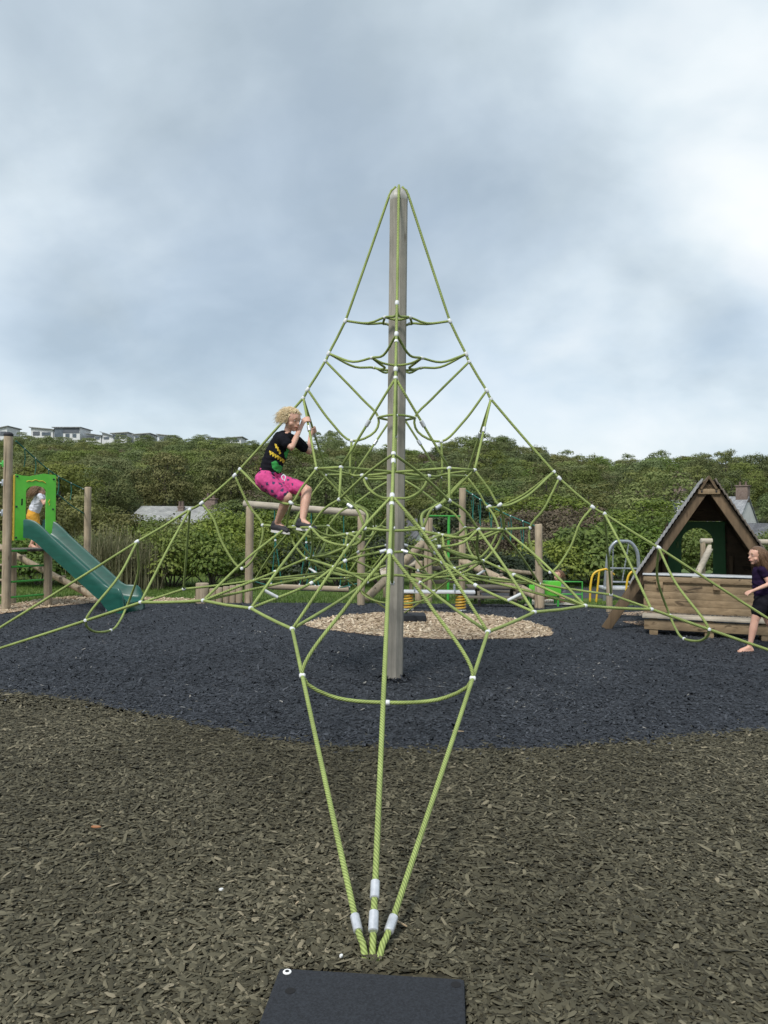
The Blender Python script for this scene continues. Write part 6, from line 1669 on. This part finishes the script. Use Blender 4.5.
def walking_girl():
    Y = 1.95; J = lambda px, py, dy=0.0: at(px, py, Y + dy)
    e = empty("person", (J(762, 640).x, Y, 0), "barefoot girl with long brown hair, dark purple top and black shorts, walking past the playhouse", "person")
    hd = J(757, 555.5); F = frame(Vector((-.97, -.18, -.06))); s = .105
    sN, sF = J(762, 570, -.10), J(760, 570, .11); eN, eF = J(769.5, 584, -.13), J(771, 583, .17); wN = J(753.5, 590.5, -.16); wF = J(778, 594, .16)
    hN, hF = J(761, 604, -.055), J(764, 604, .06); kN = J(755, 620, -.06); kF = J(769, 622, .06); aN = J(749.5, 640.5, -.06); aN.z = .062; aF = J(784, 634, .06); aF.z = .13
    torso = [(J(763.5, 601), .092), (J(762, 592), .080), (J(760.5, 582), .083), (J(760, 573), .078), (J(759.5, 568.5), .050)]
    arm = lambda a, b, c: [(a, .034), (a.lerp(b, .5), .030), (b, .025), (b.lerp(c, .35), .025), (c, .017)]
    leg = lambda a, b, c: [(a, .078), (a.lerp(b, .5), .062), (b, .046), (b.lerp(c, .35), .046), (b.lerp(c, .75), .031), (c, .027)]
    hc, hx = head_parts(hd, F, s)
    ch = [torso, [(sN, .036), (J(760, 569.5), .05), (sF, .036)], [(J(759.5, 569), .034), (hd + F @ Vector((0, -.1, -.5)) * s, .034)], arm(sN, eN, wN), arm(sF, eF, wF), leg(hN, kN, aN), leg(hF, kF, aF)]
    ch += relaxed_hand(wN, J(746, 593, -.17) - wN, Vector((.2, .3, -1))) + relaxed_hand(wF, Vector((.3, 0, -.9)), Vector((-1, 0, 0))) + hc
    ch += bare_foot(aN, Vector((-1, -.1, 0)), 1.05)
    # trailing foot, up on its toes
    t0 = aF; ch += [[(t0, .027), (t0 + Vector((.035, 0, -.02)), .025)], [(t0, .027), (t0 + Vector((-.03, 0, -.06)), .022), (t0 + Vector((-.065, 0, -.095)), .017)]]
    for o in (-.024, -.012, 0, .012, .024): ch.append([(t0 + Vector((-.06, o, -.098)), .011), (t0 + Vector((-.10, o * 1.1, -.112)), .009)])
    body = blob("body", ch, .0065, M["skin"], e, 3, hx)
    face(hd, F, s, e, body)
    blob("top", [[(p, r + .015) for p, r in torso[1:4]] + [(torso[4][0], .058)], [(sN, .048), (J(760, 571), .058), (sF, .048)], [(sN, .048), (sN.lerp(eN, .35), .044)], [(sF, .048), (sF.lerp(eF, .35), .044)], [(J(763, 598), .098), (J(762, 592), .096)]], .008, M["cloth_purple"], e, 4)
    blob("shorts", [[(J(763.5, 603), .104), (J(763, 598), .102)], [(hN, .090), (hN.lerp(kN, .42), .084)], [(hF, .090), (hF.lerp(kF, .42), .084)]], .008, M["cloth_black"], e, 4)
    def fn(d, t, L):
        out = Vector((d.x * .35, d.y * .3 - .30, .05)) * L * (t ** .8) * .55
        return out + Vector((0, -.02 * t, -L * t * t * .95 - L * .12 * t))
    hair("hair", hd + F @ Vector((0, -.06, .16)) * s, F, (.80 * s, .96 * s, .88 * s), M["hair_brown"], e, 2000, .25, fn, .0032, .40)
walking_girl()

def slide_girl():
    Y = CY(13.55); J = lambda px, py, dy=0.0: at(px, py, Y + dy)
    zf = J(30, 550).z
    e = empty("person", (J(33, 540).x, Y, zf), "child with long fair hair, white top and mustard shorts behind the green panel", "person")
    hd = J(39.5, 489.5); F = frame(Vector((.85, .25, -.25))); s = .105
    sN, sF = J(40, 496, -.10), J(42, 496, .10); eN, eF = J(44, 504, -.13), J(46, 503, .13); wN, wF = J(47.5, 497.5, -.10), J(50, 500, .12)
    hN, hF = J(32, 516.5, -.06), J(34, 516.5, .07); kN, kF = J(38, 531, -.06), J(36, 533, .08); aN, aF = J(31, 545, -.05), J(38, 547, .08)
    torso = [(J(32.5, 516), .098), (J(34.5, 510), .085), (J(37, 504), .086), (J(39.5, 498), .080), (J(40, 496), .05)]
    arm = lambda a, b, c: [(a, .034), (a.lerp(b, .5), .030), (b, .025), (c, .018)]
    leg = lambda a, b, c: [(a, .078), (a.lerp(b, .5), .062), (b, .046), (b.lerp(c, .4), .044), (c, .027)]
    hc, hx = head_parts(hd, F, s)
    ch = [torso, [(sN, .036), (J(40.5, 495.5), .05), (sF, .036)], [(J(40, 495), .034), (hd, .034)], arm(sN, eN, wN), arm(sF, eF, wF), leg(hN, kN, aN), leg(hF, kF, aF)] + hc
    ch += relaxed_hand(wN, Vector((.8, 0, .5)), Vector((0, 1, -.2))) + relaxed_hand(wF, Vector((.8, 0, .4)), Vector((0, -1, -.2)))
    ch += bare_foot(aN, Vector((.9, -.3, 0))) + bare_foot(aF, Vector((.9, -.1, 0)))
    blob("body", ch, .008, M["skin"], e, 3, hx)
    face(hd, F, s, e, None)
    blob("top", [[(p, r + .015) for p, r in torso[1:4]] + [(torso[4][0], .058)], [(sN, .048), (J(40.5, 497), .058), (sF, .048)], [(sN, .046), (sN.lerp(eN, .35), .043)], [(sF, .046), (sF.lerp(eF, .35), .043)]], .009, M["cloth_white"], e, 4)
    blob("shorts", [[(J(32.5, 517), .108), (J(33.5, 512), .100)], [(hN, .094), (hN.lerp(kN, .6), .082)], [(hF, .094), (hF.lerp(kF, .6), .082)]], .009, M["cloth_mustard"], e, 4)
    def fn(d, t, L): return Vector((d.x * .4, -.45, .05)) * L * (t ** .8) * .6 + Vector((0, 0, -L * t * t * .8))
    hair("hair", hd + F @ Vector((0, -.06, .16)) * s, F, (.80 * s, .96 * s, .88 * s), M["hair_light_brown"], e, 900, .24, fn, .0045, .35)
slide_girl()

def sitting_child():
    Y = CY(14.25); J = lambda px, py, dy=0.0: at(px, py, Y + dy)
    e = empty("person", (J(560, 595).x, Y, 0), "small dark haired child in a grey top sitting behind the green play counter", "person")
    hd = J(558.5, 575.5); F = frame(Vector((-.8, -.5, -.2))); s = .10; b = Vector((hd.x + .04, Y, 0))
    sN, sF = b + Vector((-.03, -.10, .30)), b + Vector((0, .10, .30))
    torso = [(b + Vector((.02, 0, .09)), .095), (b + Vector((.01, 0, .19)), .085), (b + Vector((-.01, 0, .28)), .078), (b + Vector((-.02, 0, .33)), .05)]
    hc, hx = head_parts(hd, F, s)
    ch = [torso, [(torso[3][0], .034), (hd, .034)], [(sN, .035), (sN + Vector((-.09, -.04, -.12)), .027), (sN + Vector((-.20, .02, -.13)), .018)], [(sF, .035), (sF + Vector((-.09, .04, -.12)), .027), (sF + Vector((-.20, -.02, -.13)), .018)]]
    for yy in (-.07, .07): ch.append([(b + Vector((.0, yy, .08)), .075), (b + Vector((-.22, yy * 1.4, .16)), .048), (b + Vector((-.42, yy * 1.2, .05)), .030), (b + Vector((-.47, yy * 1.2, .07)), .024)])
    ch += relaxed_hand(sN + Vector((-.20, .02, -.13)), Vector((-1, .1, -.1)), Vector((0, .3, -1))) + relaxed_hand(sF + Vector((-.20, -.02, -.13)), Vector((-1, -.1, -.1)), Vector((0, -.3, -1))) + hc
    blob("body", ch, .008, M["skin"], e, 3, hx); face(hd, F, s, e, None)
    blob("top", [[(p, r + .015) for p, r in torso[:3]], [(sN, .05), (torso[2][0], .06), (sF, .05)], [(sN, .048), (sN + Vector((-.06, -.03, -.08)), .043)], [(sF, .048), (sF + Vector((-.06, .03, -.08)), .043)]], .009, M["cloth_grey"], e, 4)
    def fn(d, t, L): return Vector((d.x * .5, d.y * .5 - .2, .05)) * L * t * .6 + Vector((0, 0, -L * t * t * .8))
    hair("hair", hd + F @ Vector((0, -.06, .16)) * s, F, (.80 * s, .96 * s, .88 * s), M["hair_brown"], e, 500, .10, fn, .005, .25)
sitting_child()
